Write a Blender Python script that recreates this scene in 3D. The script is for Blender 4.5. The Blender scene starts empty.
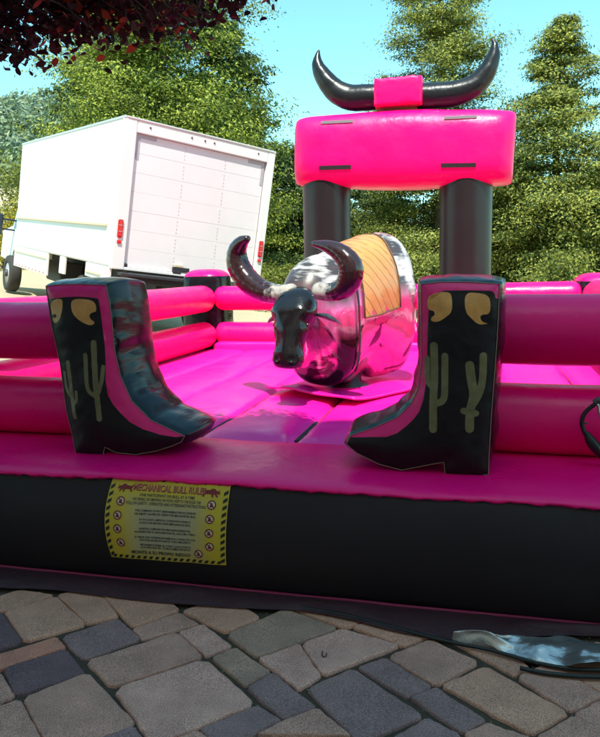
import bpy, bmesh, math, random
import numpy as np
from mathutils import Vector, Matrix, noise
from mathutils.geometry import delaunay_2d_cdt
R = math.radians
random.seed(7)
scene = bpy.context.scene
C = scene.collection

# ------------------------------------------------------------------ camera
FPX = 700.0; YAW = R(14.444); PITCH = R(7.822); ROLL = R(-1.098); CAMZ = 1.6
_f = Vector((-math.sin(YAW), math.cos(YAW), 0)); _r = Vector((math.cos(YAW), math.sin(YAW), 0)); _u = Vector((0, 0, 1))
CF = _f*math.cos(PITCH) - _u*math.sin(PITCH); _u2 = _u*math.cos(PITCH) + _f*math.sin(PITCH)
CR = _r*math.cos(ROLL) + _u2*math.sin(ROLL); CU = _u2*math.cos(ROLL) - _r*math.sin(ROLL)
cd = bpy.data.cameras.new('camera'); cam = bpy.data.objects.new('camera', cd); C.objects.link(cam)
m = Matrix((CR, CU, -CF)).transposed().to_4x4(); m.translation = (0, 0, CAMZ); cam.matrix_world = m
cd.sensor_fit = 'VERTICAL'; cd.sensor_height = 24.0; cd.lens = 24.0*FPX/737.0
cd.clip_start = 0.05; cd.clip_end = 2000
scene.camera = cam

# ------------------------------------------------------------------ world, sun, exposure
SUN_EL = R(60); SUN_AZ = R(170)        # azimuth of the sun measured clockwise from +Y (behind the camera, slightly right)
w = bpy.data.worlds.new('World'); scene.world = w; w.use_nodes = True
nt = w.node_tree; nt.nodes.clear()
wo = nt.nodes.new('ShaderNodeOutputWorld'); bg = nt.nodes.new('ShaderNodeBackground'); sk = nt.nodes.new('ShaderNodeTexSky')
sk.sky_type = 'NISHITA'; sk.sun_disc = False; sk.sun_elevation = SUN_EL; sk.sun_rotation = SUN_AZ
sk.air_density = 1.0; sk.dust_density = 0.6; sk.ozone_density = 1.0
tint = nt.nodes.new('ShaderNodeMix'); tint.data_type = 'RGBA'; tint.blend_type = 'MULTIPLY'; tint.inputs[0].default_value = 1
tint.inputs[7].default_value = (0.61, 1.0, 0.84, 1)
nt.links.new(sk.outputs[0], tint.inputs[6]); nt.links.new(tint.outputs[2], bg.inputs[0])
bg.inputs[1].default_value = 0.15
nt.links.new(bg.outputs[0], wo.inputs[0])
sd = bpy.data.lights.new('sun', 'SUN'); sun = bpy.data.objects.new('sun', sd); C.objects.link(sun)
sd.energy = 3.0; sd.angle = R(0.5); sd.color = (1.0, 0.95, 0.86)
SV = Vector((math.sin(SUN_AZ)*math.cos(SUN_EL), math.cos(SUN_AZ)*math.cos(SUN_EL), math.sin(SUN_EL)))
sun.rotation_mode = 'QUATERNION'; sun.rotation_quaternion = SV.to_track_quat('Z', 'Y'); sun.location = SV*30
scene.view_settings.view_transform = 'Standard'; scene.view_settings.look = 'None'
scene.view_settings.exposure = 1.28; scene.view_settings.gamma = 1.0

# ------------------------------------------------------------------ helpers
def ray(px, py):
    return CF + CR*((px-300)/FPX) - CU*((py-368.5)/FPX)
def at(px, py, Y=None, z=None):
    d = ray(px, py); o = Vector((0, 0, CAMZ))
    return o + d*((Y/d.y) if Y is not None else ((z-CAMZ)/d.z))
def at_plane(px, py, P0, n):
    d = ray(px, py); o = Vector((0, 0, CAMZ)); n = Vector(n)
    return o + d*((Vector(P0)-o).dot(n)/d.dot(n))

WM = {}
def tag(o, label=None, cat=None, group=None, kind=None):
    if label: o['label'] = label
    if cat: o['category'] = cat
    if group: o['group'] = group
    if kind: o['kind'] = kind
    return o
def empty(name, M, label=None, cat=None, group=None, kind=None):
    if not isinstance(M, Matrix): M = Matrix.Translation(Vector(M))
    o = bpy.data.objects.new(name, None); C.objects.link(o); o.matrix_world = M; o.empty_display_size = .1
    WM[o.name] = M.copy(); return tag(o, label, cat, group, kind)
def link(name, me, mat, parent=None, smooth=True):
    mats = mat if isinstance(mat, (list, tuple)) else [mat]
    if not len(me.materials):
        for mm in mats: me.materials.append(mm)
    o = bpy.data.objects.new(name, me); C.objects.link(o)
    if parent is not None: o.parent = parent; WM[o.name] = WM[parent.name]
    else: WM[o.name] = Matrix.Identity(4)
    if smooth: me.shade_smooth()
    else: me.shade_flat()
    return o
def mk(name, verts, faces, mat, parent=None, smooth=True, idx=None, local=False):
    """one mesh object; verts in world space unless local"""
    me = bpy.data.meshes.new(name)
    if parent is not None and not local:
        Mi = WM[parent.name].inverted(); verts = [Mi @ Vector(v) for v in verts]
    me.from_pydata([tuple(v) for v in verts], [], [tuple(f) for f in faces])
    if idx is not None: me.polygons.foreach_set('material_index', idx)
    me.update()
    return link(name, me, mat, parent, smooth)
def share(name, src, M, parent=None):
    """another object on the same mesh, its own transform"""
    o = bpy.data.objects.new(name, src.data); C.objects.link(o)
    if parent is not None:
        o.parent = parent; WM[o.name] = WM[parent.name]
    o.matrix_local = M
    return o
class MB:
    """collects shapes into one mesh"""
    def __init__(s): s.v = []; s.f = []; s.i = []; s.ch = []
    def add(s, v, f, mi=0):
        n = len(s.v); s.v += [Vector(a) for a in v]; s.f += [tuple(n+i for i in q) for q in f]; s.i += [mi]*len(f); s.ch.append((n, len(s.v), len(s.f)-len(f), len(s.f)))
    def box(s, a, b, bev=0.0, mi=0, M=None):
        bm = bmesh.new(); bmesh.ops.create_cube(bm, size=1)
        ce = [(a[k]+b[k])/2 for k in range(3)]; sz = [abs(b[k]-a[k]) for k in range(3)]
        for v in bm.verts: v.co = Vector([ce[k]+v.co[k]*sz[k] for k in range(3)])
        if bev: bmesh.ops.bevel(bm, geom=bm.edges[:], offset=bev, segments=2, profile=.5, affect='EDGES')
        bm.verts.index_update()
        vs = [(M @ v.co) if M else v.co.copy() for v in bm.verts]
        s.add(vs, [[v.index for v in f.verts] for f in bm.faces], mi); bm.free()
    def tube(s, pts, rad, n=10, caps=True, mi=0, flat=1.0, up=None):
        pts = [Vector(p) for p in pts]; N = len(pts)
        if not isinstance(rad, (list, tuple)): rad = [rad]*N
        vs = []; fs = []
        T = [(pts[min(i+1, N-1)]-pts[max(i-1, 0)]).normalized() for i in range(N)]
        a = Vector(up) if up else (Vector((0, 0, 1)) if abs(T[0].z) < .9 else Vector((1, 0, 0)))
        for i in range(N):
            a = (a - T[i]*a.dot(T[i])).normalized(); b = T[i].cross(a)
            for k in range(n):
                t = 2*math.pi*k/n; vs.append(pts[i]+a*math.cos(t)*rad[i]*flat+b*math.sin(t)*rad[i])
        for i in range(N-1):
            for k in range(n):
                k2 = (k+1) % n; fs.append((i*n+k, i*n+k2, (i+1)*n+k2, (i+1)*n+k))
        if caps:
            fs.append(tuple(range(n))[::-1]); fs.append(tuple((N-1)*n+k for k in range(n)))
        s.add(vs, fs, mi)
    def lathe(s, prof, n=16, M=None, mi=0):
        """prof: (r, z) list, axis z"""
        vs = []; fs = []
        for r, z in prof:
            for k in range(n):
                t = 2*math.pi*k/n; v = Vector((r*math.cos(t), r*math.sin(t), z)); vs.append(M @ v if M else v)
        for i in range(len(prof)-1):
            for k in range(n):
                k2 = (k+1) % n; fs.append((i*n+k, i*n+k2, (i+1)*n+k2, (i+1)*n+k))
        fs.append(tuple(range(n))[::-1]); fs.append(tuple((len(prof)-1)*n+k for k in range(n)))
        s.add(vs, fs, mi)
    def each(s, name, mat, parent=None, smooth=False, local=False, pre=None):
        for (v0, v1, f0, f1) in s.ch:
            vv = s.v[v0:v1]; vv = [pre @ a for a in vv] if pre else vv
            mk(name, vv, [tuple(i-v0 for i in f) for f in s.f[f0:f1]], mat, parent, smooth, None, local)
    def build(s, name, mat, parent=None, smooth=False, local=False):
        return mk(name, s.v, s.f, mat, parent, smooth, s.i, local)
def spline(pts, n):
    """Catmull-Rom through points (any tuple length)"""
    P = [np.array(p, float) for p in pts]; P = [2*P[0]-P[1]]+P+[2*P[-1]-P[-2]]; out = []
    for i in range(1, len(P)-2):
        for k in range(n):
            t = k/n
            out.append(.5*((2*P[i])+(-P[i-1]+P[i+1])*t+(2*P[i-1]-5*P[i]+4*P[i+1]-P[i+2])*t*t+(-P[i-1]+3*P[i]-3*P[i+1]+P[i+2])*t**3))
    out.append(P[-2]); return out
def ns(x, y=0., z=0.): return noise.noise(Vector((x, y, z)))
def sstep(a, b, x):
    t = min(1, max(0, (x-a)/(b-a))); return t*t*(3-2*t)

# ------------------------------------------------------------------ materials
def mat(name, col, rough=.5, metal=0., spec=.5, coat=0., coatr=.05, bump=None, var=None, trans=0., rvar=None, sheen=0.):
    """col base; var=(col2, scale, contrast, detail); bump=[(scale, strength, distance, stretch)]"""
    m = bpy.data.materials.new(name); m.use_nodes = True; t = m.node_tree; b = t.nodes['Principled BSDF']
    b.inputs['Base Color'].default_value = (*col, 1); b.inputs['Roughness'].default_value = rough
    b.inputs['Metallic'].default_value = metal; b.inputs['Specular IOR Level'].default_value = spec
    b.inputs['Coat Weight'].default_value = coat; b.inputs['Coat Roughness'].default_value = coatr
    tc = t.nodes.new('ShaderNodeTexCoord')
    if var:
        c2, sc, con, det = var[:4]; mp = t.nodes.new('ShaderNodeMapping'); t.links.new(tc.outputs['Object'], mp.inputs[0])
        if len(var) > 4: mp.inputs['Scale'].default_value = var[4]
        n = t.nodes.new('ShaderNodeTexNoise'); n.inputs['Scale'].default_value = sc; n.inputs['Detail'].default_value = det; n.inputs['Roughness'].default_value = .65
        t.links.new(mp.outputs[0], n.inputs[0])
        mr = t.nodes.new('ShaderNodeMapRange'); mr.inputs[1].default_value = .5-con; mr.inputs[2].default_value = .5+con
        t.links.new(n.outputs[0], mr.inputs[0])
        mx = t.nodes.new('ShaderNodeMix'); mx.data_type = 'RGBA'; mx.inputs[6].default_value = (*col, 1); mx.inputs[7].default_value = (*c2, 1)
        t.links.new(mr.outputs[0], mx.inputs[0]); t.links.new(mx.outputs[2], b.inputs['Base Color'])
    if rvar:
        n = t.nodes.new('ShaderNodeTexNoise'); n.inputs['Scale'].default_value = rvar[0]; n.inputs['Detail'].default_value = 5
        t.links.new(tc.outputs['Object'], n.inputs[0]); mr = t.nodes.new('ShaderNodeMapRange')
        mr.inputs[3].default_value = rvar[1]; mr.inputs[4].default_value = rvar[2]; mr.inputs[1].default_value = .35; mr.inputs[2].default_value = .65
        t.links.new(n.outputs[0], mr.inputs[0]); t.links.new(mr.outputs[0], b.inputs['Roughness'])
    if bump:
        prev = None
        for q in bump:
            mp = t.nodes.new('ShaderNodeMapping'); t.links.new(tc.outputs['Object'], mp.inputs[0])
            if len(q) > 3: mp.inputs['Scale'].default_value = q[3]
            n = t.nodes.new('ShaderNodeTexNoise'); n.inputs['Scale'].default_value = q[0]; n.inputs['Detail'].default_value = 4
            t.links.new(mp.outputs[0], n.inputs[0])
            bn = t.nodes.new('ShaderNodeBump'); bn.inputs['Strength'].default_value = q[1]; bn.inputs['Distance'].default_value = q[2]
            t.links.new(n.outputs[0], bn.inputs['Height'])
            if prev: t.links.new(prev.outputs[0], bn.inputs['Normal'])
            prev = bn
        t.links.new(prev.outputs[0], b.inputs['Normal'])
    return m
def leafmat(name, c1, c2, c3=None, tr=.35, scale=.5):
    m = bpy.data.materials.new(name); m.use_nodes = True; t = m.node_tree; b = t.nodes['Principled BSDF']; out = t.nodes['Material Output']
    geo = t.nodes.new('ShaderNodeNewGeometry'); tc = t.nodes.new('ShaderNodeTexCoord')
    n = t.nodes.new('ShaderNodeTexNoise'); n.inputs['Scale'].default_value = scale; n.inputs['Detail'].default_value = 3
    t.links.new(tc.outputs['Object'], n.inputs[0])
    ad = t.nodes.new('ShaderNodeMath'); ad.operation = 'ADD'; t.links.new(geo.outputs['Random Per Island'], ad.inputs[0]); t.links.new(n.outputs[0], ad.inputs[1])
    mr = t.nodes.new('ShaderNodeMapRange'); mr.inputs[1].default_value = .68; mr.inputs[2].default_value = 1.48; t.links.new(ad.outputs[0], mr.inputs[0])
    cr = t.nodes.new('ShaderNodeValToRGB'); cr.color_ramp.elements[0].color = (*c1, 1); cr.color_ramp.elements[1].color = (*c2, 1)
    if c3:
        e = cr.color_ramp.elements.new(.96); e.color = (*c2, 1); cr.color_ramp.elements[-1].color = (*c3, 1)
    t.links.new(mr.outputs[0], cr.inputs[0]); t.links.new(cr.outputs[0], b.inputs['Base Color'])
    b.inputs['Roughness'].default_value = .55; b.inputs['Specular IOR Level'].default_value = .3
    tl = t.nodes.new('ShaderNodeBsdfTranslucent'); t.links.new(cr.outputs[0], tl.inputs[0])
    mx = t.nodes.new('ShaderNodeMixShader'); mx.inputs[0].default_value = tr
    t.links.new(b.outputs[0], mx.inputs[1]); t.links.new(tl.outputs[0], mx.inputs[2]); t.links.new(mx.outputs[0], out.inputs[0])
    return m
PINKC = (.94, .003, .20)
pink = mat('pink_vinyl', PINKC, .33, spec=.30, var=((.88, .003, .16), 1.6, .3, 4), rvar=(3, .26, .42), bump=[(3.2, .45, .03), (11, .22, .012), (30, .14, .005)])
pinkdeck = mat('pink_deck_vinyl', (.88, .010, .36), .34, var=((.82, .008, .30), 1.2, .3, 4), rvar=(2.5, .28, .46), bump=[(3, .3, .03), (18, .15, .008), (420, .05, .001)])
pinkprint = mat('pink_border_vinyl', (.80, .004, .17), .4, bump=[(14, .25, .01)])
black = mat('black_vinyl', (.007, .006, .009), .2, spec=.34, rvar=(4, .14, .26), bump=[(1, .15, .04, (9, 3, 9))])
blackside = mat('black_base_vinyl', (.021, .014, .018), .55, spec=.22, var=((.030, .021, .025), 2, .3, 5), bump=[(3, .3, .02), (26, .2, .006, (1, 1, .25))])
blackprint = mat('black_printed_vinyl', (.016, .010, .013), .45, spec=.22, bump=[(9, .35, .02)])
wingm = mat('tan_printed_vinyl', (.80, .36, .10), .4, var=((.58, .24, .07), 14, .25, 3), bump=[(9, .3, .02)])
cactm = mat('olive_printed_vinyl', (.21, .17, .08), .42, var=((.13, .11, .05), 18, .25, 3), bump=[(9, .3, .02)])
seamm = mat('light_piping', (.30, .20, .16), .6)
darkm = mat('dark_mesh', (.012, .012, .012), .85)
slotm = mat('black_velcro', (.02, .02, .022), .9, bump=[(300, .5, .002)])
slotg = mat('grey_velcro', (.15, .12, .14), .8, bump=[(300, .5, .002)])

# ------------------------------------------------------------------ terrain
TS = 1.10                                              # the truck stands on a gentle slope rising to the left
TM3 = Matrix(((-.745, -.651, .149), (.661, -.750, .030), (.092, .120, .988)))
T0 = Vector((0, 0, 1.6)) + (Vector((-3.994, 9.321, 1.577))-Vector((0, 0, 1.6)))*TS
q = TM3.to_quaternion(); q.normalize(); TMX = Matrix.Translation(T0) @ q.to_matrix().to_4x4()
GZ = -1.06                                             # ground below the box floor, in the truck's own frame
TN = (TMX.to_3x3() @ Vector((0, 0, 1))); TG = TMX @ Vector((0, 0, GZ))
def ground(x, y):
    pl = TG.z - (TN.x*(x-TG.x)+TN.y*(y-TG.y))/TN.z
    pl = min(pl, 1.6) if pl > 1.6 else pl
    pl = max(pl, 0.)+.0
    t = sstep(7.2, 10.2, y); 
    if x < -4.2: t = max(t, sstep(-4.2, -7, x)*sstep(1, 7, y))
    z = -.035 + t*pl
    z += max(0, y-15)*.055*sstep(15, 22, y) if y < 60 else 45*.055
    if x < -12 and y > 20: z += sstep(-10, -40, x)*sstep(20, 60, y)*6
    z += .02*t*ns(x*.8, y*.8)
    return z
def grid_axis():
    a = list(np.arange(-14, 14, .5)); b = [-400, -250, -160, -110, -80, -60, -48, -38, -30, -24, -19, -16]; return b+a+[-v for v in b[::-1]]
gx = grid_axis(); gy = [v+8 for v in grid_axis()]
gv = [(x, y, ground(x, y)) for y in gy for x in gx]; nx = len(gx)
gf = [(j*nx+i, j*nx+i+1, (j+1)*nx+i+1, (j+1)*nx+i) for j in range(len(gy)-1) for i in range(nx-1)]
gm = mat('dry_ground', (.50, .42, .27), .95, var=((.36, .31, .20), .7, .3, 8), bump=[(30, .5, .02)])
tag(mk('ground', gv, gf, gm), kind='structure')

# ------------------------------------------------------------------ paving
bedm = mat('joint_sand', (.060, .036, .026), .95, var=((.07, .05, .026), 9, .2, 6), bump=[(90, .8, .01)])
pav = empty('pavement', (0, 0, 0), kind='structure')
bv = []; bf = []
nbx = 40; nby = 24
for j in range(nby+1):
    for i in range(nbx+1):
        x = -6+12*i/nbx; y = -2.9+6.3*j/nby; bv.append((x, y, -.016+.004*ns(x*6, y*6)))
for j in range(nby):
    for i in range(nbx): k = j*(nbx+1)+i; bf.append((k, k+1, k+nbx+2, k+nbx+1))
mk('sand_bed', bv, bf, bedm, pav)
def stonemat(name, c, c2):
    m = mat(name, c, .88, spec=.25, var=(c2, 5, .22, 10), bump=[(22, .7, .008), (110, .7, .003), (420, .5, .0012)])
    t = m.node_tree; b = t.nodes['Principled BSDF']; mx = [n for n in t.nodes if n.type == 'MIX'][0]
    # pale mineral specks
    tc = t.nodes['Texture Coordinate']; v = t.nodes.new('ShaderNodeTexNoise'); v.inputs['Scale'].default_value = 260; v.inputs['Detail'].default_value = 2
    t.links.new(tc.outputs['Object'], v.inputs[0]); mr = t.nodes.new('ShaderNodeMapRange'); mr.inputs[1].default_value = .30; mr.inputs[2].default_value = .72
    mr.inputs[3].default_value = .45; mr.inputs[4].default_value = 1.65
    t.links.new(v.outputs[0], mr.inputs[0]); m2 = t.nodes.new('ShaderNodeMix'); m2.data_type = 'RGBA'; m2.blend_type = 'MULTIPLY'; m2.inputs[0].default_value = 1
    t.links.new(mx.outputs[2], m2.inputs[6]); t.links.new(mr.outputs[0], m2.inputs[7]); t.links.new(m2.outputs[2], b.inputs['Base Color'])
    # fine light grains
    g = t.nodes.new('ShaderNodeTexVoronoi'); g.inputs['Scale'].default_value = 120; t.links.new(tc.outputs['Object'], g.inputs[0])
    r2 = t.nodes.new('ShaderNodeMapRange'); r2.inputs[1].default_value = .12; r2.inputs[2].default_value = .06; t.links.new(g.outputs['Distance'], r2.inputs[0])
    sp = t.nodes.new('ShaderNodeMath'); sp.operation = 'GREATER_THAN'; sp.inputs[1].default_value = .86
    sx = t.nodes.new('ShaderNodeSeparateColor'); t.links.new(g.outputs['Color'], sx.inputs[0]); t.links.new(sx.outputs[0], sp.inputs[0])
    mu = t.nodes.new('ShaderNodeMath'); mu.operation = 'MULTIPLY'; t.links.new(r2.outputs[0], mu.inputs[0]); t.links.new(sp.outputs[0], mu.inputs[1])
    m3 = t.nodes.new('ShaderNodeMix'); m3.data_type = 'RGBA'; m3.inputs[7].default_value = (.5, .48, .45, 1)
    t.links.new(mu.outputs[0], m3.inputs[0]); t.links.new(m2.outputs[2], m3.inputs[6]); t.links.new(m3.outputs[2], b.inputs['Base Color'])
    return m
SM = {'t': stonemat('tan_paver', (0.675, 0.325, 0.222), (0.401, 0.195, 0.137)), 'g': stonemat('grey_paver', (0.596, 0.296, 0.222), (0.345, 0.177, 0.137)),
      'b': stonemat('blue_grey_paver', (0.327, 0.187, 0.175), (0.190, 0.112, 0.108)), 'd': stonemat('dark_paver', (0.199, 0.111, 0.115), (0.115, 0.066, 0.072)),
      'p': stonemat('pale_paver', (0.698, 0.362, 0.284), (0.437, 0.217, 0.175)), 'r': stonemat('reddish_paver', (0.635, 0.242, 0.165), (0.368, 0.145, 0.102)),
      'n': stonemat('greenish_paver', (0.458, 0.264, 0.191), (0.266, 0.158, 0.119))}
def paver(quad, mk_, joint=-.0022, hgt=None):
    q = [Vector((p[0], p[1])) for p in quad]; c = sum(q, Vector((0, 0)))/4
    ring = []; n = 9; sd_ = random.random()*50
    q2 = []
    for i in range(4):                                   # inset
        a, b, d = q[i-1], q[i], q[(i+1) % 4]; e1 = (b-a).normalized(); e2 = (b-d).normalized()
        q2.append(b-(e1+e2)*joint)
    cr = min((q2[i]-q2[i-1]).length for i in range(4))*.085
    for i in range(4):
        a, b = q2[i], q2[(i+1) % 4]; L = (b-a).length; dr = (b-a).normalized(); nn = Vector((dr.y, -dr.x))
        if nn.dot(c-(a+b)/2) > 0: nn = -nn
        for k in range(n):
            t = cr/L+(1-2*cr/L)*k/(n-1); p = a+(b-a)*t
            ring.append(p+nn*(.005*ns(p.x*20+sd_, p.y*20)+.0035*ns(p.x*60, p.y*60)))
    z0 = (hgt if hgt is not None else random.uniform(-.003, .003)); tx, ty = random.uniform(-.01, .01), random.uniform(-.01, .01)
    vs = []; fs = []; N = len(ring)
    prof = [(0, -.05), (0, -.014), (.003, -.0055), (.0075, -.0015), (.014, 0.0)]
    for off, z in prof:
        for p in ring:
            dd = (c-p); pp = p+dd.normalized()*off
            vs.append((pp.x, pp.y, z0+z+tx*(pp.x-c.x)+ty*(pp.y-c.y)+(.0015*ns(pp.x*40, pp.y*40) if z > -.02 else 0)))
    for j in range(len(prof)-1):
        for k in range(N):
            k2 = (k+1) % N; fs.append((j*N+k, j*N+k2, (j+1)*N+k2, (j+1)*N+k))
    fs.append(tuple((len(prof)-1)*N+k for k in range(N)))
    # make sure faces look up
    area = sum(ring[i].x*ring[(i+1) % N].y-ring[(i+1) % N].x*ring[i].y for i in range(N))
    if area < 0: fs = [f[::-1] for f in fs]
    me_mat = SM[mk_]
    mk('paver', vs, fs, me_mat, pav, smooth=False)
STONES = [
 ([(-30, 605), (20, 588), (55, 594), (2, 611)], 't'), ([(3, 611), (56, 595), (87, 623), (24, 641)], 't'),
 ([(57, 594), (99, 584), (118, 616), (87, 623)], 't'), ([(-50, 618), (2, 611), (22, 641), (-20, 655)], 'd'),
 ([(100, 592), (160, 586), (180, 610), (132, 627)], 't'), ([(132, 627), (180, 611), (200, 623), (142, 639)], 'g'),
 ([(60, 636), (118, 617), (142, 638), (83, 659)], 'b'), ([(-20, 659), (57, 636), (66, 646), (-6, 671)], 'r'),
 ([(2, 667), (66, 647), (86, 672), (15, 695)], 'd'), ([(22, 697), (88, 671), (137, 723), (52, 756)], 'g'),
 ([(85, 660), (177, 631), (204, 656), (111, 686)], 'g'), ([(113, 688), (205, 658), (257, 703), (152, 744)], 'p'),
 ([(75, 745), (133, 724), (153, 747), (100, 770)], 'b'), ([(-35, 716), (20, 698), (44, 742), (-20, 772)], 'g'),
 ([(-30, 686), (1, 672), (14, 695), (-22, 710)], 'g'),
 ([(178, 631), (203, 623), (232, 645), (206, 655)], 'p'), ([(181, 610), (226, 594), (261, 617), (226, 632)], 't'),
 ([(203, 623), (261, 617), (258, 619), (226, 633)], 't'),
 ([(226, 634), (285, 608), (339, 627), (257, 657)], 'n'), ([(301, 643), (342, 628), (401, 645), (323, 675)], 'p'),
 ([(258, 658), (299, 643), (322, 675), (299, 689)], 'p'), ([(211, 656), (235, 646), (271, 670), (245, 685)], 'n'),
 ([(246, 686), (272, 671), (317, 706), (283, 718)], 'b'), ([(198, 729), (257, 704), (283, 719), (226, 747)], 'b'),
 ([(256, 734), (284, 719), (318, 707), (352, 735)], 'g'), ([(160, 744), (197, 729), (226, 748), (185, 765)], 'g'),
 ([(306, 687), (353, 667), (425, 715), (358, 742)], 'b'), ([(357, 666), (384, 656), (433, 685), (407, 697)], 'b'),
 ([(387, 655), (430, 638), (480, 662), (436, 685)], 'g'), ([(352, 626), (395, 612), (430, 636), (403, 646)], 't'),
 ([(410, 696), (435, 686), (487, 720), (462, 732)], 'b'), ([(385, 741), (427, 716), (462, 733), (425, 760)], 'b'),
 ([(440, 684), (485, 664), (570, 711), (532, 734)], 't'), ([(440, 634), (500, 628), (530, 667), (515, 675)], 't'),
 ([(517, 676), (550, 660), (604, 694), (571, 711)], 'g'), ([(573, 712), (605, 696), (650, 720), (610, 735)], 'g'),
 ([(536, 735), (573, 713), (628, 742), (585, 770)], 'g'), ([(464, 732), (488, 721), (533, 737), (495, 765)], 'g'),
 ([(286, 606), (340, 600), (395, 612), (345, 627)], 't'), ([(362, 743), (384, 735), (420, 765), (390, 780)], 'g'),
 ([(535, 655), (600, 640), (640, 680), (606, 693)], 't'),
]
tr_c = []
STONES = [s for i, s in enumerate(STONES) if i != 17]
for qd, k in STONES:
    w4 = [at(px, py, z=0) for px, py in qd]; paver(w4, k); tr_c.append(w4)
# the same pattern carried on outside the picture
ax = (at(205, 657, z=0)-at(113, 687, z=0)).normalized(); bx = (at(257, 703, z=0)-at(205, 657, z=0)).normalized()
def inside(p, poly):
    s = 0
    for i in range(4):
        a, b = poly[i], poly[(i+1) % 4]; cz = (b.x-a.x)*(p.y-a.y)-(b.y-a.y)*(p.x-a.x); s += 1 if cz > 0 else -1
    return abs(s) == 4
u = .078
occ = {}
o0 = at(113, 688, z=0)
def pix(p):
    d = Vector(p)-Vector((0, 0, CAMZ)); zz = d.dot(CF)
    return (300+FPX*d.dot(CR)/zz, 368.5-FPX*d.dot(CU)/zz) if zz > .1 else (9e9, 9e9)
cnt = 0
for i in range(-50, 50):
    for j in range(-50, 50):
        p = o0+ax*(i+.5)*u+bx*(j+.5)*u
        bad = any(inside(p, s) for s in tr_c) or not (-3.4 < p.x < 2.4 and .6 < p.y < 3.1)
        pp = pix(p)
        if 0 < pp[0] < 600 and 585 < pp[1] < 737: bad = True
        if bad: occ[(i, j)] = 1
rs = random.Random(3)
for i in range(-50, 50):
    for j in range(-50, 50):
        if (i, j) in occ: continue
        for (a, b) in rs.sample([(4, 4), (4, 3), (3, 4), (2, 3), (3, 2), (4, 2), (3, 3)], 7)+[(2, 2), (2, 1), (1, 2), (1, 1)]:
            if all((i+k, j+l) not in occ for k in range(a) for l in range(b)): break
        for k in range(a):
            for l in range(b): occ[(i+k, j+l)] = 1
        if a*b < 2: continue
        P0 = o0+ax*i*u+bx*j*u
        if cnt < 230: paver([P0, P0+ax*a*u, P0+ax*a*u+bx*b*u, P0+bx*b*u], rs.choice('ttggbbdpnr')); cnt += 1

gv_ = []; gf_ = []; rgt = random.Random(9)
for i in range(900):
    x, y = rgt.uniform(-2.2, 1.2), rgt.uniform(1.7, 3.1); r_ = rgt.uniform(.0012, .0035); z = rgt.uniform(-.001, .004); k = len(gv_)
    for dx_, dy_, dz_ in ((1, 0, 0), (0, 1, 0), (-1, 0, 0), (0, -1, 0), (0, 0, 1), (0, 0, -1)): gv_.append((x+dx_*r_*rgt.uniform(.6, 1.3), y+dy_*r_*rgt.uniform(.6, 1.3), z+dz_*r_*.7))
    gf_ += [(k+a, k+b, k+4) for a, b in ((0, 1), (1, 2), (2, 3), (3, 0))]+[(k+b, k+a, k+5) for a, b in ((0, 1), (1, 2), (2, 3), (3, 0))]
tag(mk('grit', gv_, gf_, mat('grit_stone', (.16, .13, .10), .9, var=((.4, .36, .3), 30, .2, 2)), pav, smooth=False), kind='stuff')

# ------------------------------------------------------------------ the inflatable arena
XL, XR, YF, YB = -3.56, 1.32, 3.90, 8.93                    # rail lines
LX, RX = -4.15, 1.95                                        # outer edges of the base
AR = empty('inflatable_arena', (-1.1, 6.3, 0), 'hot pink and black inflatable rodeo arena with rails, boots and a horned arch', 'inflatable')
def front(x, z):
    """outer surface of the black front wall of the base"""
    t = min(1, max(0, (z-.02)/.545))
    b = .075*math.sin(math.pi*t)**.75
    return 3.175-b-.012*ns(x*1.3, z*3)-.006*ns(x*9, z*1.2)*math.sin(math.pi*t)
NX = 150
def xs_(): return [LX+(RX-LX)*i/NX for i in range(NX+1)]
vs = []; fs = []
NZ = 26
for i, x in enumerate(xs_()):
    for j in range(NZ+1):
        z = .02+.545*j/NZ; vs.append((x, front(x, z), z+.006*ns(x*2, 5)*j/NZ))
for i in range(NX):
    for j in range(NZ): k = i*(NZ+1)+j; fs.append((k, k+NZ+1, k+NZ+2, k+1))
mk('front_wall', vs, fs, blackside, AR)
# dark pink welt at the foot of the wall
mb = MB(); mb.tube([(x, 3.155+.006*ns(x*2), .022+.004*ns(x*3, 2)) for x in xs_()], .009, 6); mb.build('welt', mat('maroon_welt', (.26, .012, .07), .5), AR, True)
# rounded pink bumper along the entrance
prof = [(3.168, .548), (3.150, .560), (3.165, .578), (3.22, .594), (3.33, .606), (3.48, .614), (3.64, .618), (3.80, .616), (3.92, .600), (4.0, .57), (4.02, .54)]
NP = len(prof); vs = []; fs = []
pr2 = spline(prof, 3); NP = len(pr2); NX2 = 260
for i in range(NX2+1):
    x = LX+(RX-LX)*i/NX2
    for j, (y, z) in enumerate(pr2):
        e = math.exp(-((j/NP)*7)**2)+math.exp(-((1-j/NP)*7)**2)
        wr = ns(x*16, j*.10)*.010*e+ns(x*37, j*.2)*.005*e+.006*ns(x*2.2, y*4)
        vs.append((x, y+wr*.6, z+wr+.008*ns(x*.9, 3)))
for i in range(NX2):
    for j in range(NP-1): k = i*NP+j; fs.append((k, k+NP, k+NP+1, k+1))
mk('front_bumper', vs, fs, pink, AR)
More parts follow.
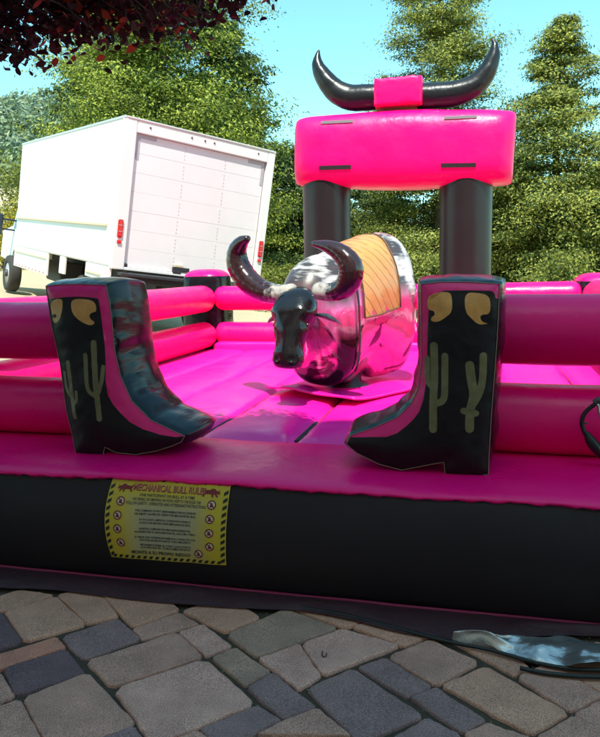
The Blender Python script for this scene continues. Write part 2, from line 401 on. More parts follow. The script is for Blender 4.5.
# bounce floor: long tubes that run from front to back, one object each
seams = [LX]+[-1.075+.628*k for k in range(-4, 5)]+[RX]
for k in range(len(seams)-1):
    xa, xb = seams[k], seams[k+1]
    if xb-xa < .1: continue
    nu, nv = 16, 60; vs = []; fs = []
    for j in range(nv+1):
        y = 3.97+(9.35-3.97)*j/nv; en = min(1, (j/nv)/.05, (1-j/nv)/.06); en = math.sqrt(max(0, 1-(1-en)**2))
        for i in range(nu+1):
            t = i/nu; h = math.sqrt(max(0, 1-(2*t-1)**2))
            ed = math.exp(-(min(t, 1-t)*11)**2)
            z = .562+.052*(h**.7)*(.2+.8*en)+.010*ns(xa+t*.6, y*1.1, 4)+ed*.012*ns(y*14, k*3+t*4)+.004*ns(y*30, t*9, k)*ed
            vs.append((xa+(xb-xa)*t, y, z))
    for j in range(nv):
        for i in range(nu): q_ = j*(nu+1)+i; fs.append((q_, q_+1, q_+nu+2, q_+nu+1))
    mk('floor_tube', vs, fs, pinkdeck, AR)
# stitched seams between the floor tubes
mb = MB()
for x in seams[1:-1]: mb.tube([(x+.004*ns(y*3, x), y, .566) for y in np.arange(4.02, 9.3, .1)], .005, 5)
mb.each('floor_stitching', mat('seam_thread', (.30, .02, .08), .7), AR, True)
for x in seams[1:-1]:
    for y0_, y1_ in ((4.06, 4.62), (8.0, 8.45)):
        mb = MB(); mb.box((x-.016, y0_, .560), (x+.016, y1_, .577), .004); mb.build('seam_vent', darkm, AR)
# cross cushion at the back of the floor
def pillow(name, a, b, matl, parent, pw=.35, nx_=30, nz_=10, wr=.01, M=None, sd_=0.):
    """inflated box between corners a and b; M maps to world"""
    bm = bmesh.new(); bmesh.ops.create_cube(bm, size=2); bmesh.ops.subdivide_edges(bm, edges=bm.edges[:], cuts=nz_, use_grid_fill=True)
    bm.verts.index_update(); ce = [(a[i]+b[i])/2 for i in range(3)]; hs = [abs(b[i]-a[i])/2 for i in range(3)]; V = []
    for v in bm.verts:
        c = list(v.co)
        d = []
        mx = max(abs(t) for t in c)
        p = 4.5; L = (sum(abs(t)**p for t in c))**(1/p)
        f = (1-pw)+pw*mx/L*1.0
        # edges pulled in, faces domed
        e = [math.sqrt(max(0, 1-t*t*.999)) for t in c]
        o = [c[i]*f for i in range(3)]
        P = Vector([ce[i]+o[i]*hs[i] for i in range(3)])
        nn = sorted(abs(t) for t in c)[1]               # closeness to an edge
        g = ns(P.x*20+sd_, P.y*20, P.z*20)*wr*(nn**6)+ns(P.x*45, P.y*45+sd_, P.z*45)*wr*.5*nn**6
        dirv = Vector(o).normalized(); P += dirv*g
        V.append(M @ P if M else P)
    F = [[v.index for v in f.verts] for f in bm.faces]; bm.free()
    return mk(name, V, F, matl, parent)
pillow('back_cushion', (XL+.1, 8.62, .53), (XR-.1, 9.12, .71), pinkdeck, AR)
# side and back walls of the base
mb = MB(); mb.box((LX, 3.2, .02), (LX+.05, 9.6, .55), .02); mb.box((RX-.05, 3.2, .02), (RX, 9.6, .55), .02); mb.box((LX+.05, 9.55, .02), (RX-.05, 9.6, .55), .02)
mb.box((LX+.05, 9.33, .50), (RX-.05, 9.548, .55), .01)
mb.each('base_wall', blackside, AR)
# loose ground flap of dark vinyl in front of the base
flapm = mat('flap_vinyl', (.055, .018, .024), .55, spec=.35, var=((.055, .022, .028), 2.5, .25, 5), bump=[(7, .5, .03), (24, .4, .01)])
edge_px = [(-90, 580), (0, 588), (60, 591), (150, 602), (250, 609), (300, 611), (350, 620), (400, 633), (450, 640), (500, 640), (560, 636), (640, 640), (720, 660)]
edge = [at(a, b, z=.008) for a, b in edge_px]; edge = [Vector(p) for p in spline([tuple(p) for p in edge], 10)]
vs = []; fs = []; NV = 9
for i, p in enumerate(edge):
    for j in range(NV+1):
        t = j/NV; y = 3.155*(1-t)+p.y*t
        lift = .012*math.sin(math.pi*t)+.018*max(0, ns(p.x*3.1, t*1.5, 2))*math.sin(math.pi*min(1, t*1.1))+.006*ns(p.x*11, t*2)
        vs.append((p.x+.02*ns(t*3, p.x*2), y, .010+max(0, lift)+.010*(1-t)))
for i in range(len(edge)-1):
    for j in range(NV): k = i*(NV+1)+j; fs.append((k, k+1, k+NV+2, k+NV+1))
mk('ground_flap', vs, fs, flapm, AR)

# rails ---------------------------------------------------------------
def rail(a, b, r, parent=AR, matl=pink, sd_=0., dome=(1, 1), n=28, sy=1.0):
    a, b = Vector(a), Vector(b); L = (b-a).length; d = (b-a)/L; side = d.cross(Vector((0, 0, 1))).normalized(); up = side.cross(d)
    pts = []
    e = .8*r
    ss = []
    for k in range(9): ss.append((e*(1-math.cos(k/8*math.pi/2)), math.sin(k/8*math.pi/2)) if dome[0] else (e*k/8, 1))
    m_ = max(8, int(L/.035))
    for k in range(1, m_): ss.append((e+(L-2*e)*k/m_, 1))
    for k in range(8, -1, -1): ss.append((L-e*(1-math.cos(k/8*math.pi/2)), math.sin(k/8*math.pi/2)) if dome[1] else (L-e*k/8, 1))
    vs = []; fs = []
    for s, f in ss:
        f = max(f**.55, .03); ne = math.exp(-min(s, L-s)/.16)
        sag = -.012*math.sin(math.pi*s/L)
        for k in range(n):
            t = 2*math.pi*k/n
            wr = ne*.055*ns(k*.9+sd_, s*2.2, sd_)+.010*ns(k*.45+sd_, s*1.2, 9)+.006*ns(s*2, math.cos(t)*1.4+sd_, math.sin(t)*1.4)+ne*.022*ns(k*2.3, s*4, sd_)
            rr = r*f*(1+wr); vs.append(a+d*s+side*rr*math.cos(t)*sy+up*(rr*math.sin(t)+sag))
    N = len(ss)
    for i in range(N-1):
        for k in range(n): k2 = (k+1) % n; fs.append((i*n+k, i*n+k2, (i+1)*n+k2, (i+1)*n+k))
    fs.append(tuple(range(n))[::-1]); fs.append(tuple((N-1)*n+k for k in range(n)))
    return mk('rail', vs, fs, matl, parent)
ZL, ZU, RR = .795, 1.275, .182
for z, s in ((ZL, 1), (ZU, 2)):
    rail((XL+.25, YF, z), (-2.12, YF, z), RR, sd_=s*3, dome=(1, 0))
    rail((-.08, YF, z+.01), (XR-.2, YF, z+.01), RR+.006, sd_=s*5, dome=(0, 1))
    rail((XL, YF+.30, z), (XL, YB-.10, z), RR-.005, sd_=s*7)
    rail((XR, YF+.30, z), (XR, YB-.15, z), RR-.005, sd_=s*9)
    rail((XL+.10, YB, z), (XR-.15, YB, z), RR-.02, sd_=s*11)
# corner posts
def post(x, y, top, r=.30):
    vs = []; fs = []; n = 44; prof = []
    for k in range(30): prof.append((r*(1+.06*math.sin(math.pi*k/29)), .55+(top-.16-.55)*k/29))
    m0 = len(prof)
    for k in range(1, 13):
        a = k/12*math.pi/2; prof.append((r*math.cos(a)**.6 if k < 12 else .004, top-.16+.16*math.sin(a)))
    for j, (rr, z) in enumerate(prof):
        for k in range(n):
            t = 2*math.pi*k/n; sq = 1/((abs(math.cos(t))**3.2+abs(math.sin(t))**3.2)**(1/3.2))
            near = math.exp(-abs(z-(top-.16))/.12)
            g = 1+.06*near*ns(k*1.3, x, z*2)+.03*ns(k*.6+z*7, z*9, x)*(.4+near)+.012*ns(k*1.7, z*21, y)
            vs.append((x+rr*sq*math.cos(t)*g, y+rr*sq*math.sin(t)*g, z))
    idx = []
    for j in range(len(prof)-1):
        for k in range(n): k2 = (k+1) % n; fs.append((j*n+k, j*n+k2, (j+1)*n+k2, (j+1)*n+k))
    m0 += 4
    body = [f for f in fs if f[0]//n < m0-2]; cap = [f for f in fs if f[0]//n >= m0-2]
    p = mk('corner_post', vs, body, black, AR)
    o_ = (m0-2)*n; cap = [tuple(i-o_ for i in f) for f in cap]+[tuple(len(vs)-o_-n+k for k in range(n))]
    mk('post_cap', vs[o_:], cap, pink, p)
post(XL-.10, YB+.22, 1.67); post(XR+.08, YB+.22, 1.53); post(XL-.05, YF-.02, 1.55, .27); post(XR+.10, YF-.02, 1.55, .27)

# arch ------------------------------------------------------------------
def pillar(x0, x1, z1):
    x = (x0+x1)/2; r = (x1-x0)/2; vs = []; fs = []; n = 48; m_ = 40
    for j in range(m_+1):
        z = .5+(z1-.5)*j/m_
        for k in range(n):
            t = 2*math.pi*k/n; e = math.exp(-(z1-z)/.15)
            g = 1+.006*ns(math.cos(t)*2, math.sin(t)*2, z*2)+.02*e*ns(k*.9, z*3)+.004*ns(k*.5, z*14)
            vs.append((x+r*g*math.cos(t), 9.42+r*g*math.sin(t), z))
    for j in range(m_):
        for k in range(n): k2 = (k+1) % n; fs.append((j*n+k, j*n+k2, (j+1)*n+k2, (j+1)*n+k))
    mk('arch_pillar', vs, fs, mat_pil, AR)
mat_pil = mat('black_pillar_vinyl', (.012, .009, .010), .36, spec=.42, var=((.017, .013, .014), 2, .3, 5), bump=[(5, .2, .02), (40, .12, .004)])
pillar(-2.33, -1.69, 2.80); pillar(-.52, .14, 2.80)
bl = at(294, 181, Y=9.0); br_ = at(511, 176, Y=9.0); tl = at(294, 116, Y=9.0); tr_ = at(511, 110, Y=9.0)
bw = (br_-bl).length*1.035; bh = (tl-bl).length*1.19
ang = math.atan2((br_-bl).z+(tr_-tl).z, (br_-bl).x+(tr_-tl).x)
bc = (bl+br_+tl+tr_)/4
BM = Matrix.Translation(Vector((bc.x, 9.40, bc.z))) @ Matrix.Rotation(-ang, 4, 'Y')
def beamsurf(u_, v_):
    return 0
def beam_y(X, Z):
    """front face of the beam in its own frame"""
    a = abs(X)/(bw/2); b = abs(Z)/(bh/2)
    return -.40*max(.05, (1-min(1, a)**5))**.45*max(.03, (1-min(1, b)**2.6))**.40
vs = []; fs = []; nb = 64; nz = 40
def ring_pt(X, k):
    a = abs(X)/(bw/2); sc = max(.0, 1-a**16)**.5; t = 2*math.pi*k/nz
    c, s = math.cos(t), math.sin(t); p = 3.4; L = (abs(c)**p+abs(s)**p)**(1/p)
    pinch = 1-.05*math.exp(-((1-a)*7)**2)
    hz = bh/2*(.98+.03*math.cos(X*3))
    z = hz*s/L*(.86-.05*a**6+.14*sc); y = .40*c/L*(.42-.10*a**4+.58*sc)
    e = math.exp(-(1-a)*10); g = 1+math.exp(-(1-a)*16)*.09*ns(k*1.9, X*4)+e*.03*ns(k*.7, X*2)+.012*ns(X*3, c*1.5, s*1.5)
    return Vector((X, y*g, z*g))
for i in range(nb+1):
    s_ = -1+2*i/nb; X = bw/2*math.sin(s_*math.pi/2)
    for k in range(nz): vs.append(BM @ ring_pt(X, k))
for i in range(nb):
    for k in range(nz): k2 = (k+1) % nz; fs.append((i*nz+k, (i+1)*nz+k, (i+1)*nz+k2, i*nz+k2))
fs.append(tuple(range(nz))); fs.append(tuple(nb*nz+k for k in range(nz))[::-1])
beam = mk('arch_beam', vs, fs, pink, AR)
beam_tree = None
def beam_front(px, py):
    """front surface point of the beam under a ray, and its normal"""
    from mathutils.bvhtree import BVHTree
    global beam_tree
    if beam_tree is None: beam_tree = BVHTree.FromPolygons(vs_b, fs_b)
    for dy_ in range(0, 14):
        h = beam_tree.ray_cast(Vector((0, 0, CAMZ)), ray(px, py+dy_*(1 if py < 145 else -1)).normalized())
        if h[0] is not None: break
    if h[0] is None: print('MISS', px, py); return at(px, py, Y=9.0), None
    if dy_: print('shifted', px, py, dy_)
    return h[0], h[1]
vs_b, fs_b = list(vs), list(fs)
for (xa, ya, xb, yb, mm) in ((319, 168, 351, 167, slotm), (441, 165.5, 476, 165, slotm), (321, 122.5, 353, 121, slotg), (444, 118, 477, 116.5, slotg)):
    sv = []; sf = []; N = 10; hh = 2.1 if mm is slotm else 1.4
    for i in range(N+1):
        t = i/N
        for s_ in (-1, 1):
            h, n_ = beam_front(xa+(xb-xa)*t, ya+(yb-ya)*t+s_*hh)
            sv += [h-ray(400, 150).normalized()*.012, h+ray(400, 150).normalized()*.02]
    for i in range(N):
        k = i*4; sf += [(k, k+2, k+6, k+4), (k+1, k, k+4, k+5), (k+2, k+3, k+7, k+6)]
    sf += [(0, 1, 3, 2), (N*4, N*4+2, N*4+3, N*4+1)]
    mk('velcro_strip', sv, sf, mm, beam, smooth=False)
# horns on the beam and their pink band
def P9(px, py, Y=9.38): return at(px, py, Y=Y)
def hornpath(pts, Y=9.38, n=8):
    q_ = spline([(*at(x, y, Y=Y), r*(at(x+1, y, Y=Y)-at(x, y, Y=Y)).length) for x, y, r in pts], n)
    return [Vector(p[:3]) for p in q_], [float(p[3]) for p in q_]
hornv = mat('horn_vinyl', (.012, .014, .016), .27, spec=.45, rvar=(5, .22, .34), bump=[(9, .3, .02)])
for pts in ([(384, 96.5, 12), (366, 97.5, 12.5), (350, 97.5, 12.2), (336, 91, 11), (325, 79, 9), (318.5, 67, 6.5), (317.5, 57, 3.4), (319, 50, .8)],
            [(418, 96.5, 12.5), (440, 95.5, 12.8), (458, 93, 12.5), (474, 86, 11.5), (486, 73, 10), (493, 58, 7.2), (494.5, 46, 4), (492, 38, .8)]):
    p, r = hornpath(pts); vs = []; mb = MB()
    mb.tube(p, r, 22)
    mb.v = [v+Vector((ns(v.x*16, v.z*16), ns(v.y*16, v.z*9), ns(v.x*14, v.z*18, 3)))*.005 for v in mb.v]
    mb.build('arch_horn', hornv, AR, True)
a = P9(376, 108.5); b = P9(424, 79.5)
pillow('horn_band', (a.x, 9.11, a.z-.03), (b.x, 9.63, b.z), pink, AR, .25, wr=.018)

# boots -----------------------------------------------------------------
def cdt(outline, regions, step):
    """outline: 2D polygon; regions: list of (polygon, index) painted in order.  Returns verts, faces, idx"""
    def inpoly(p, poly):
        c = False; j = len(poly)-1
        for i in range(len(poly)):
            xi, yi = poly[i]; xj, yj = poly[j]
            if (yi > p[1]) != (yj > p[1]) and p[0] < (xj-xi)*(p[1]-yi)/(yj-yi)+xi: c = not c
            j = i
        return c
    V = []; E = []
    for poly in [outline]+[r[0] for r in regions]:
        k = len(V); n = len(poly); V += [Vector(p) for p in poly]; E += [(k+i, k+(i+1) % n) for i in range(n)]
    xs2 = [p[0] for p in outline]; ys2 = [p[1] for p in outline]
    y = min(ys2)+step/2; row = 0
    while y < max(ys2):
        x = min(xs2)+(step/2 if row % 2 else step)
        while x < max(xs2):
            if inpoly((x, y), outline): V.append(Vector((x, y)))
            x += step
        y += step*.87; row += 1
    vo, eo, fo, *_ = delaunay_2d_cdt(V, E, [], 0, 1e-5)
    F = []; I = []
    for f in fo:
        c = sum((vo[i] for i in f), Vector((0, 0)))/len(f)
        if not inpoly(c, outline): continue
        a, b, d = vo[f[0]], vo[f[1]], vo[f[2]]
        if abs((b-a).cross(d-a)) < 1e-9: continue
        idx = 0
        for poly, k in regions:
            if inpoly(c, poly): idx = k
        F.append(tuple(f)); I.append(idx)
    return vo, F, I
def dist_edge(p, poly):
    d = 9e9
    for i in range(len(poly)):
        a = Vector(poly[i]); b = Vector(poly[(i+1) % len(poly)]); ab = b-a; t = max(0, min(1, (p-a).dot(ab)/max(ab.length_squared, 1e-12)))
        d = min(d, (p-a-ab*t).length)
    return d
def stroke(pts, rad):
    """outline of a round-ended thick line"""
    P = [Vector(p) for p in pts]; Lf = []; Rt = []
    for i, p in enumerate(P):
        t = (P[min(i+1, len(P)-1)]-P[max(i-1, 0)]).normalized(); n = Vector((-t.y, t.x)); Lf.append(p+n*rad); Rt.append(p-n*rad)
    t0 = (P[0]-P[1]).normalized(); t1 = (P[-1]-P[-2]).normalized()
    def capp(c, t, a): 
        n = Vector((-t.y, t.x)); return [c+(n*math.cos(q_)+t*math.sin(q_))*rad for q_ in a]
    out = Lf+capp(P[-1], t1, [math.pi*k/5 for k in range(1, 5)])+Rt[::-1]+capp(P[0], t0, [math.pi*k/5 for k in range(1, 5)])
    return [tuple(v) for v in out]
bootm = mat('boot_vinyl', (.006, .005, .008), .21, spec=.30, rvar=(2, .18, .27), bump=[(1, .10, .04, (9, 2.5, 9)), (1, .22, .012, (30, 5, 30))])
def boot(outline_px, border_px, wings_px, cacti_px, extra_px, Yf, thick, shear=0.0, top=None):
    W = lambda p: (lambda v: (v.x, v.z))(at(p[0], p[1], Y=Yf))
    raw = [W(p) for p in outline_px]; ol = []
    for i in range(len(raw)):                              # resample densely
        a = Vector(raw[i]); b = Vector(raw[(i+1) % len(raw)]); m_ = max(1, int((b-a).length/.011))
        for k in range(m_): ol.append(tuple(a+(b-a)*k/m_))
    def chaikin(P, n=2):
        for _ in range(n):
            Q = []
            for i in range(len(P)):
                a, b = P[i], P[(i+1) % len(P)]; Q += [(a[0]*.75+b[0]*.25, a[1]*.75+b[1]*.25), (a[0]*.25+b[0]*.75, a[1]*.25+b[1]*.75)]
            P = Q
        return P
    border_px = chaikin(border_px, 1); wings_px = [chaikin(w_, 2) for w_ in wings_px]; cacti_px = [([tuple(q_) for q_ in spline(p_, 4)] if len(p_) > 2 else p_, r_) for p_, r_ in cacti_px]
    regs = [([W(p) for p in border_px], 1)]
    s_ = (Vector(W((1, 0)))-Vector(W((0, 0)))).length
    arts = []
    base = bpy.data.objects
    for wpx in wings_px: regs.append(([W(p) for p in wpx], 3))
    for pts, r in cacti_px:
        regs.append((stroke([W(p) for p in pts], r*s_), 4))
    V, F, I = cdt(ol, regs, .022)
    olv = ol
    def dep(p):
        d = dist_edge(p, olv); return -.055*(1-math.exp(-d/.07))-.006*ns(p.x*7, p.y*7, Yf)*min(1, d/.03)-.004*ns(p.x*22, p.y*22)*min(1, d/.02)
    D = [dep(p) for p in V]
    def emb(p, d, back=False):
        y = Yf+(thick-d if back else d); return (p.x+shear*(y-Yf), y, p.y)
    # side panel facing the entrance, printed: border, shaft, wings, cacti
    B = mk('boot', [emb(p, 0) for p in [Vector(q_) for q_ in ol]][:0] or [(0, 0, 0)], [], black, AR) if False else None
    # gusset first: the boot's main mesh
    n = len(ol); O = [Vector(p) for p in ol]; area = sum(O[i].x*O[(i+1) % n].y-O[(i+1) % n].x*O[i].y for i in range(n)); sg = 1 if area > 0 else -1
    Nn = []
    for i in range(n):
        t = (O[(i+4) % n]-O[i-4]).normalized(); Nn.append(Vector((t.y, -t.x))*sg)
    m_ = 22; vs = []; fs = []; arc = 0
    al = [0]
    for i in range(1, n): al.append(al[-1]+(O[i]-O[i-1]).length)
    for j in range(m_+1):
        s = j/m_; bl_ = math.sin(math.pi*s)**.6 if 0 < s < 1 else 0
        ed = math.exp(-(min(s, 1-s)*9)**2)
        for i in range(n):
            low = sstep(.72, .60, O[i].y)
            wr = .009*ns(al[i]*18, s*1.4, Yf)*(.25+ed)*(1 if 0 < s < 1 else .0)+.010*ns(al[i]*9, s*3, 7)*bl_
            fold = (.014*abs(ns(al[i]*8, s*.8, 3))-.006)*bl_
            o_ = (.040*bl_*(1-low*.75)+wr*bl_**.5+fold)*(1-low*.5)
            y = Yf+thick*s; p = O[i]+Nn[i]*o_
            vs.append((p.x+shear*(y-Yf), y, max(p.y, .595)))
    for j in range(m_):
        for i in range(n):
            i2 = (i+1) % n; f = (j*n+i, j*n+i2, (j+1)*n+i2, (j+1)*n+i); fs.append(f if sg > 0 else f[::-1])
    G = mk('inflatable_boot', vs, fs, bootm, AR)
    bp = [emb(p, d, True) for p, d in zip(V, D)]
    mk('back_panel', bp, F, pinkprint, G)
    names = {0: ('side_panel', blackprint), 1: ('pink_border', pinkprint), 2: ('side_panel', blackprint), 3: ('wing_print', wingm), 4: ('cactus_print', cactm)}
    fp = [emb(p, d) for p, d in zip(V, D)]
    mk('side_panel', fp, F, [blackprint, pinkprint, blackprint, wingm, cactm], G, True, I)
    # piping along the outer seam and along the inner edge of the border
    mb = MB(); pt = [Vector((p.x, Yf-.003, p.y)) for p in O]; mb.tube(pt+[pt[0]], .0022, 5, False)
    mb.build('piping', seamm, G, True)
    ib = [Vector(W(p)) for p in border_px]; return G, ib
OL = [(46, 286), (60, 284.5), (80, 284), (106, 285), (110, 303), (112.5, 325), (114.5, 348), (121, 377), (132, 401), (151, 420), (172, 430), (185, 436), (181, 442), (172, 446), (156, 451), (136, 454.5), (116, 452.5), (105, 447), (103, 455), (89, 455), (76, 453), (72, 433), (67, 412), (60, 362), (51.5, 324)]
BL = [(30, 270), (135, 262), (135, 370), (160, 415), (195, 436), (170, 436.5), (137, 425), (119, 407), (109.5, 390), (108, 350), (104, 320), (102, 300), (99, 297.5), (75, 296), (49.5, 299), (30, 299)]
WL = [[(51, 304), (57, 299.5), (65, 298), (67, 303), (66.5, 312), (63, 319), (59, 323), (55, 322), (54.5, 317), (58, 318), (60, 315), (56, 313), (53.5, 316)],
      [(74.5, 299), (88, 298.5), (98.5, 301), (100.5, 311), (96, 312), (93.5, 315), (95, 319), (99, 322), (96, 325), (89, 323), (81, 317), (76, 310)]]
CL = [([(97.5, 342), (99, 365), (101, 390), (104, 417)], 2.6), ([(90, 354), (91, 372), (93, 388), (99, 394)], 2.1), ([(106.5, 366), (106, 378), (103, 391)], 1.8),
      ([(71, 362), (73.5, 385), (75.5, 400), (78, 416)], 2.3), ([(66, 372), (68, 388), (74, 396)], 1.7), ([(80, 391), (80, 399), (76.5, 404)], 1.7)]
gl, _ = boot(OL, BL, WL, CL, [], 3.42, .46)
OR_ = [(421, 284), (440, 282), (470, 282), (500, 284), (499, 300), (497, 340), (494, 380), (491, 420), (489, 455), (488.5, 474), (480, 476), (445, 474), (444, 462), (432, 464), (402, 470), (379, 464), (357, 453), (346.5, 444), (351, 435), (375, 427), (397, 417.5), (411, 404), (418.5, 388), (421.5, 362)]
BR = [(390, 262), (530, 262), (520, 300), (496, 300), (494.5, 292), (488, 290), (430, 290.5), (428, 330), (427.5, 376), (422.5, 407), (412, 421), (393, 435.5), (368, 436), (340, 438), (340, 430), (375, 420), (400, 400), (412, 360)]
WR = [[(427.5, 297), (436, 292.5), (450, 291.5), (452.5, 297), (453, 311), (446, 317), (439, 321.5), (431.5, 321), (431.5, 317), (436, 314.5), (434, 310), (428, 310)],
      [(465, 292.5), (478, 292.5), (489, 295), (491, 305), (489.5, 314), (482, 314), (480, 317), (483, 322), (489.5, 323), (479, 324.5), (472, 318), (465.5, 311)]]
CRx = [([(434.5, 345), (435, 375), (434, 400), (434, 427)], 3.1), ([(445.5, 355), (445.5, 375), (444.5, 397), (436, 402)], 2.7), ([(427.5, 358), (428, 379), (433, 386)], 2.2),
       ([(470, 364), (472, 380), (474, 394), (470.5, 410), (470, 427)], 3.4), ([(483.5, 355), (483, 375), (480, 391), (474, 402)], 2.8), ([(464, 409), (476, 412)], 2.6)]
gr, _ = boot(OR_, BR, WR, CRx, [[(410, 462.5), (443, 457), (447, 462), (446, 476), (400, 480)][:0] or [(0, 0), (1, 0), (0, 1)]], 3.40, .46, shear=0.02)

# ------------------------------------------------------------------ rules banner
bn_tl, bn_tr, bn_br, bn_bl = at(111.5, 478.5, Y=3.15), at(230, 486, Y=3.15), at(226.5, 565, Y=3.11), at(111.5, 557, Y=3.11)
def bpt(u_, v_, off=.006):
    """banner point; u to the right, v upwards, 0..1"""
    p = bn_bl*(1-u_)*(1-v_)+bn_br*u_*(1-v_)+bn_tl*(1-u_)*v_+bn_tr*u_*v_
    x = p.x-.018*math.sin(math.pi*v_)*(1-u_)**2*1.2; z = p.z
    return Vector((x, front(x, z)-off-.004*math.sin(u_*9)*math.sin(math.pi*v_)**2, z))
BNW = (bn_tr-bn_tl).length; BNH = (bn_tl-bn_bl).length
BA = empty('rules_banner', bpt(.5, 0), 'yellow warning banner listing mechanical bull rules, laced onto the black front wall', 'banner')
bany = bpy.data.materials.new('banner_print'); bany.use_nodes = True; t = bany.node_tree; b = t.nodes['Principled BSDF']; b.inputs['Roughness'].default_value = .45
uvn = t.nodes.new('ShaderNodeUVMap'); sx = t.nodes.new('ShaderNodeSeparateXYZ'); t.links.new(uvn.outputs[0], sx.inputs[0])
def mth(op, a, b_=None):
    n = t.nodes.new('ShaderNodeMath'); n.operation = op
    for i, q_ in enumerate((a, b_)):
        if q_ is None: continue
        if isinstance(q_, (int, float)): n.inputs[i].default_value = q_
        else: t.links.new(q_, n.inputs[i])
    return n.outputs[0]
dx = mth('ABSOLUTE', mth('SUBTRACT', sx.outputs[0], .5)); dy = mth('ABSOLUTE', mth('SUBTRACT', sx.outputs[1], .42))
dd = mth('MAXIMUM', mth('MULTIPLY', dx, 1.25), mth('MULTIPLY', dy, 1.05)); mr = t.nodes.new('ShaderNodeMapRange'); mr.inputs[1].default_value = .22; mr.inputs[2].default_value = .46; t.links.new(dd, mr.inputs[0])
mx = t.nodes.new('ShaderNodeMix'); mx.data_type = 'RGBA'; mx.inputs[6].default_value = (.46, .38, .26, 1); mx.inputs[7].default_value = (.62, .43, .035, 1)
t.links.new(mr.outputs[0], mx.inputs[0]); t.links.new(mx.outputs[2], b.inputs['Base Color'])
nu, nv = 60, 30; vs = []; fs = []; uv = []
for j in range(nv+1):
    for i in range(nu+1):
        u_, v_ = i/nu, j/nv
        vv = v_ + (.016*math.sin(u_*math.pi*17) if j == nv else 0)
        vs.append(bpt(u_, vv)); uv.append((u_, v_))
for j in range(nv):
    for i in range(nu): k = j*(nu+1)+i; fs.append((k, k+1, k+nu+2, k+nu+1))
sheet = mk('sheet', vs, fs, bany, BA)
ul = sheet.data.uv_layers.new(name='UVMap')
for lp in sheet.data.loops: ul.data[lp.index].uv = uv[lp.vertex_index]
inkb = mat('black_ink', (.02, .018, .015), .5); inkr = mat('dark_red_ink', (.22, .015, .02), .5); inkp = mat('pink_ink', (.62, .16, .12), .5); whitei = mat('pale_ink', (.62, .55, .45), .5)
navy = mat('navy_ink', (.03, .03, .06), .5)
def on_banner(name, polys, matl, off):
    """polys: lists of (u,v) polygons; long faces are cut so they follow the sheet"""
    vs = []; fs = []
    for p in polys:
        k = len(vs); vs += [bpt(a, b, off) for a, b in p]; fs.append(tuple(range(k, k+len(p))))
    return mk(name, vs, fs, matl, BA, smooth=False)
HB = BNW/BNH
st = []
n_ = 18
bwid = .034; bh_ = bwid*HB
for i in range(n_):                                         # bottom hazard stripes
    a = .02+.955*i/n_; st.append([(a, .012), (a+.028, .012), (a+.045, bh_), (a+.017, bh_)])
for i in range(11):
    v0 = .02+.085*i
    for s0 in (0, 1):
        ua, ub = (.008, .04) if s0 == 0 else (.958, .992)
        st.append([(ua, v0), (ub, v0+.032), (ub, v0+.076), (ua, v0+.044)])
tag(on_banner('hazard_stripes', st, inkb, .0075), kind='stuff')
def text_polys(s, cu, cv, h, wid=None, bold=.0, align='CENTER'):
    """text as triangles in banner coordinates"""
    cu_ = bpy.data.curves.new('t', 'FONT'); cu_.body = s; cu_.size = 1; cu_.align_x = 'CENTER'; cu_.offset = bold; cu_.resolution_u = 2
    ob = bpy.data.objects.new('t', cu_); C.objects.link(ob); bpy.context.view_layer.update()
    dg = bpy.context.evaluated_depsgraph_get(); me = ob.evaluated_get(dg).to_mesh()
    V = [v.co.copy() for v in me.vertices]; F = [list(p.vertices) for p in me.polygons]
    ob.evaluated_get(dg).to_mesh_clear(); C.objects.unlink(ob); bpy.data.objects.remove(ob); bpy.data.curves.remove(cu_)
    x0 = min(v.x for v in V); x1 = max(v.x for v in V); y1 = max(v.y for v in V); y0 = min(v.y for v in V)
    wd = wid if wid else (x1-x0)*h/.7/HB
    return [[(cu+((V[i].x-(x0+x1)/2)/(x1-x0))*wd, cv+((V[i].y)/.7)*h) for i in f] for f in F]
ttl = text_polys('MECHANICAL BULL RULES', .505, .885, .075, .60, .0)
tag(on_banner('title_shadow', [[(a+.003, b-.008) for a, b in p] for p in text_polys('MECHANICAL BULL RULES', .505, .885, .076, .603, .03)], inkr, .0073), kind='stuff')
tag(on_banner('title', ttl, inkp, .0082), kind='stuff')
L1 = [('ONE PARTICIPANT ON BULL AT A TIME.', .50, .815, .034, .46), ('NO DRINKS, NO SMOKING, NO FOOD. KEEP TO THE RULES. THE', .50, .765, .034, .56),
      ('FOLLOW SAFETY - OPERATOR AND ATTENDANT INSTRUCTIONS.', .50, .715, .036, .66)]
pl = []
for s, a, b_, h, wd in L1: pl += text_polys(s, a, b_, h, wd, .012)
tag(on_banner('heading_lettering', pl, navy, .008), kind='stuff')
L2 = [('THE COMPANY IS NOT RESPONSIBLE FOR ACCIDENTS', .50, .635), ('OR INJURY CAUSED BY USING THIS MECHANICAL BULL', .50, .595),
      ('IF YOU HAVE A MEDICAL CONDITION CONSULT', .50, .525), ('A DOCTOR BEFORE USING MECHANICAL BULL', .50, .485),
      ('NUESTRA COMPANIA NO SERA RESPONSABLE POR', .50, .41), ('ACCIDENTES O LESIONES POR EL USO DEL TORO', .50, .37),
      ('SI TIENE UNA CONDICION MEDICA CONSULTE A SU', .50, .30), ('DOCTOR ANTES DE USAR EL TORO MECANICO', .50, .262),
      ('PROHIBIDO SUBIR AL TORO CON JOYAS O', .50, .20), ('LLAVES EN EL TORO MECANICO', .50, .165)]
pl = []
for i, (s, a, b_) in enumerate(L2): pl += text_polys(s, a, b_, .024, .50 if len(s) > 40 else .42, .02)
pl += text_polys('MONTE A SU PROPIO RIESGO', .455, .085, .042, .50, .02)
tag(on_banner('lettering', pl, inkb, .008), kind='stuff')
def disc(cu, cv, r, n=16): return [(cu+r/HB*math.cos(2*math.pi*k/n), cv+r*math.sin(2*math.pi*k/n)) for k in range(n)]
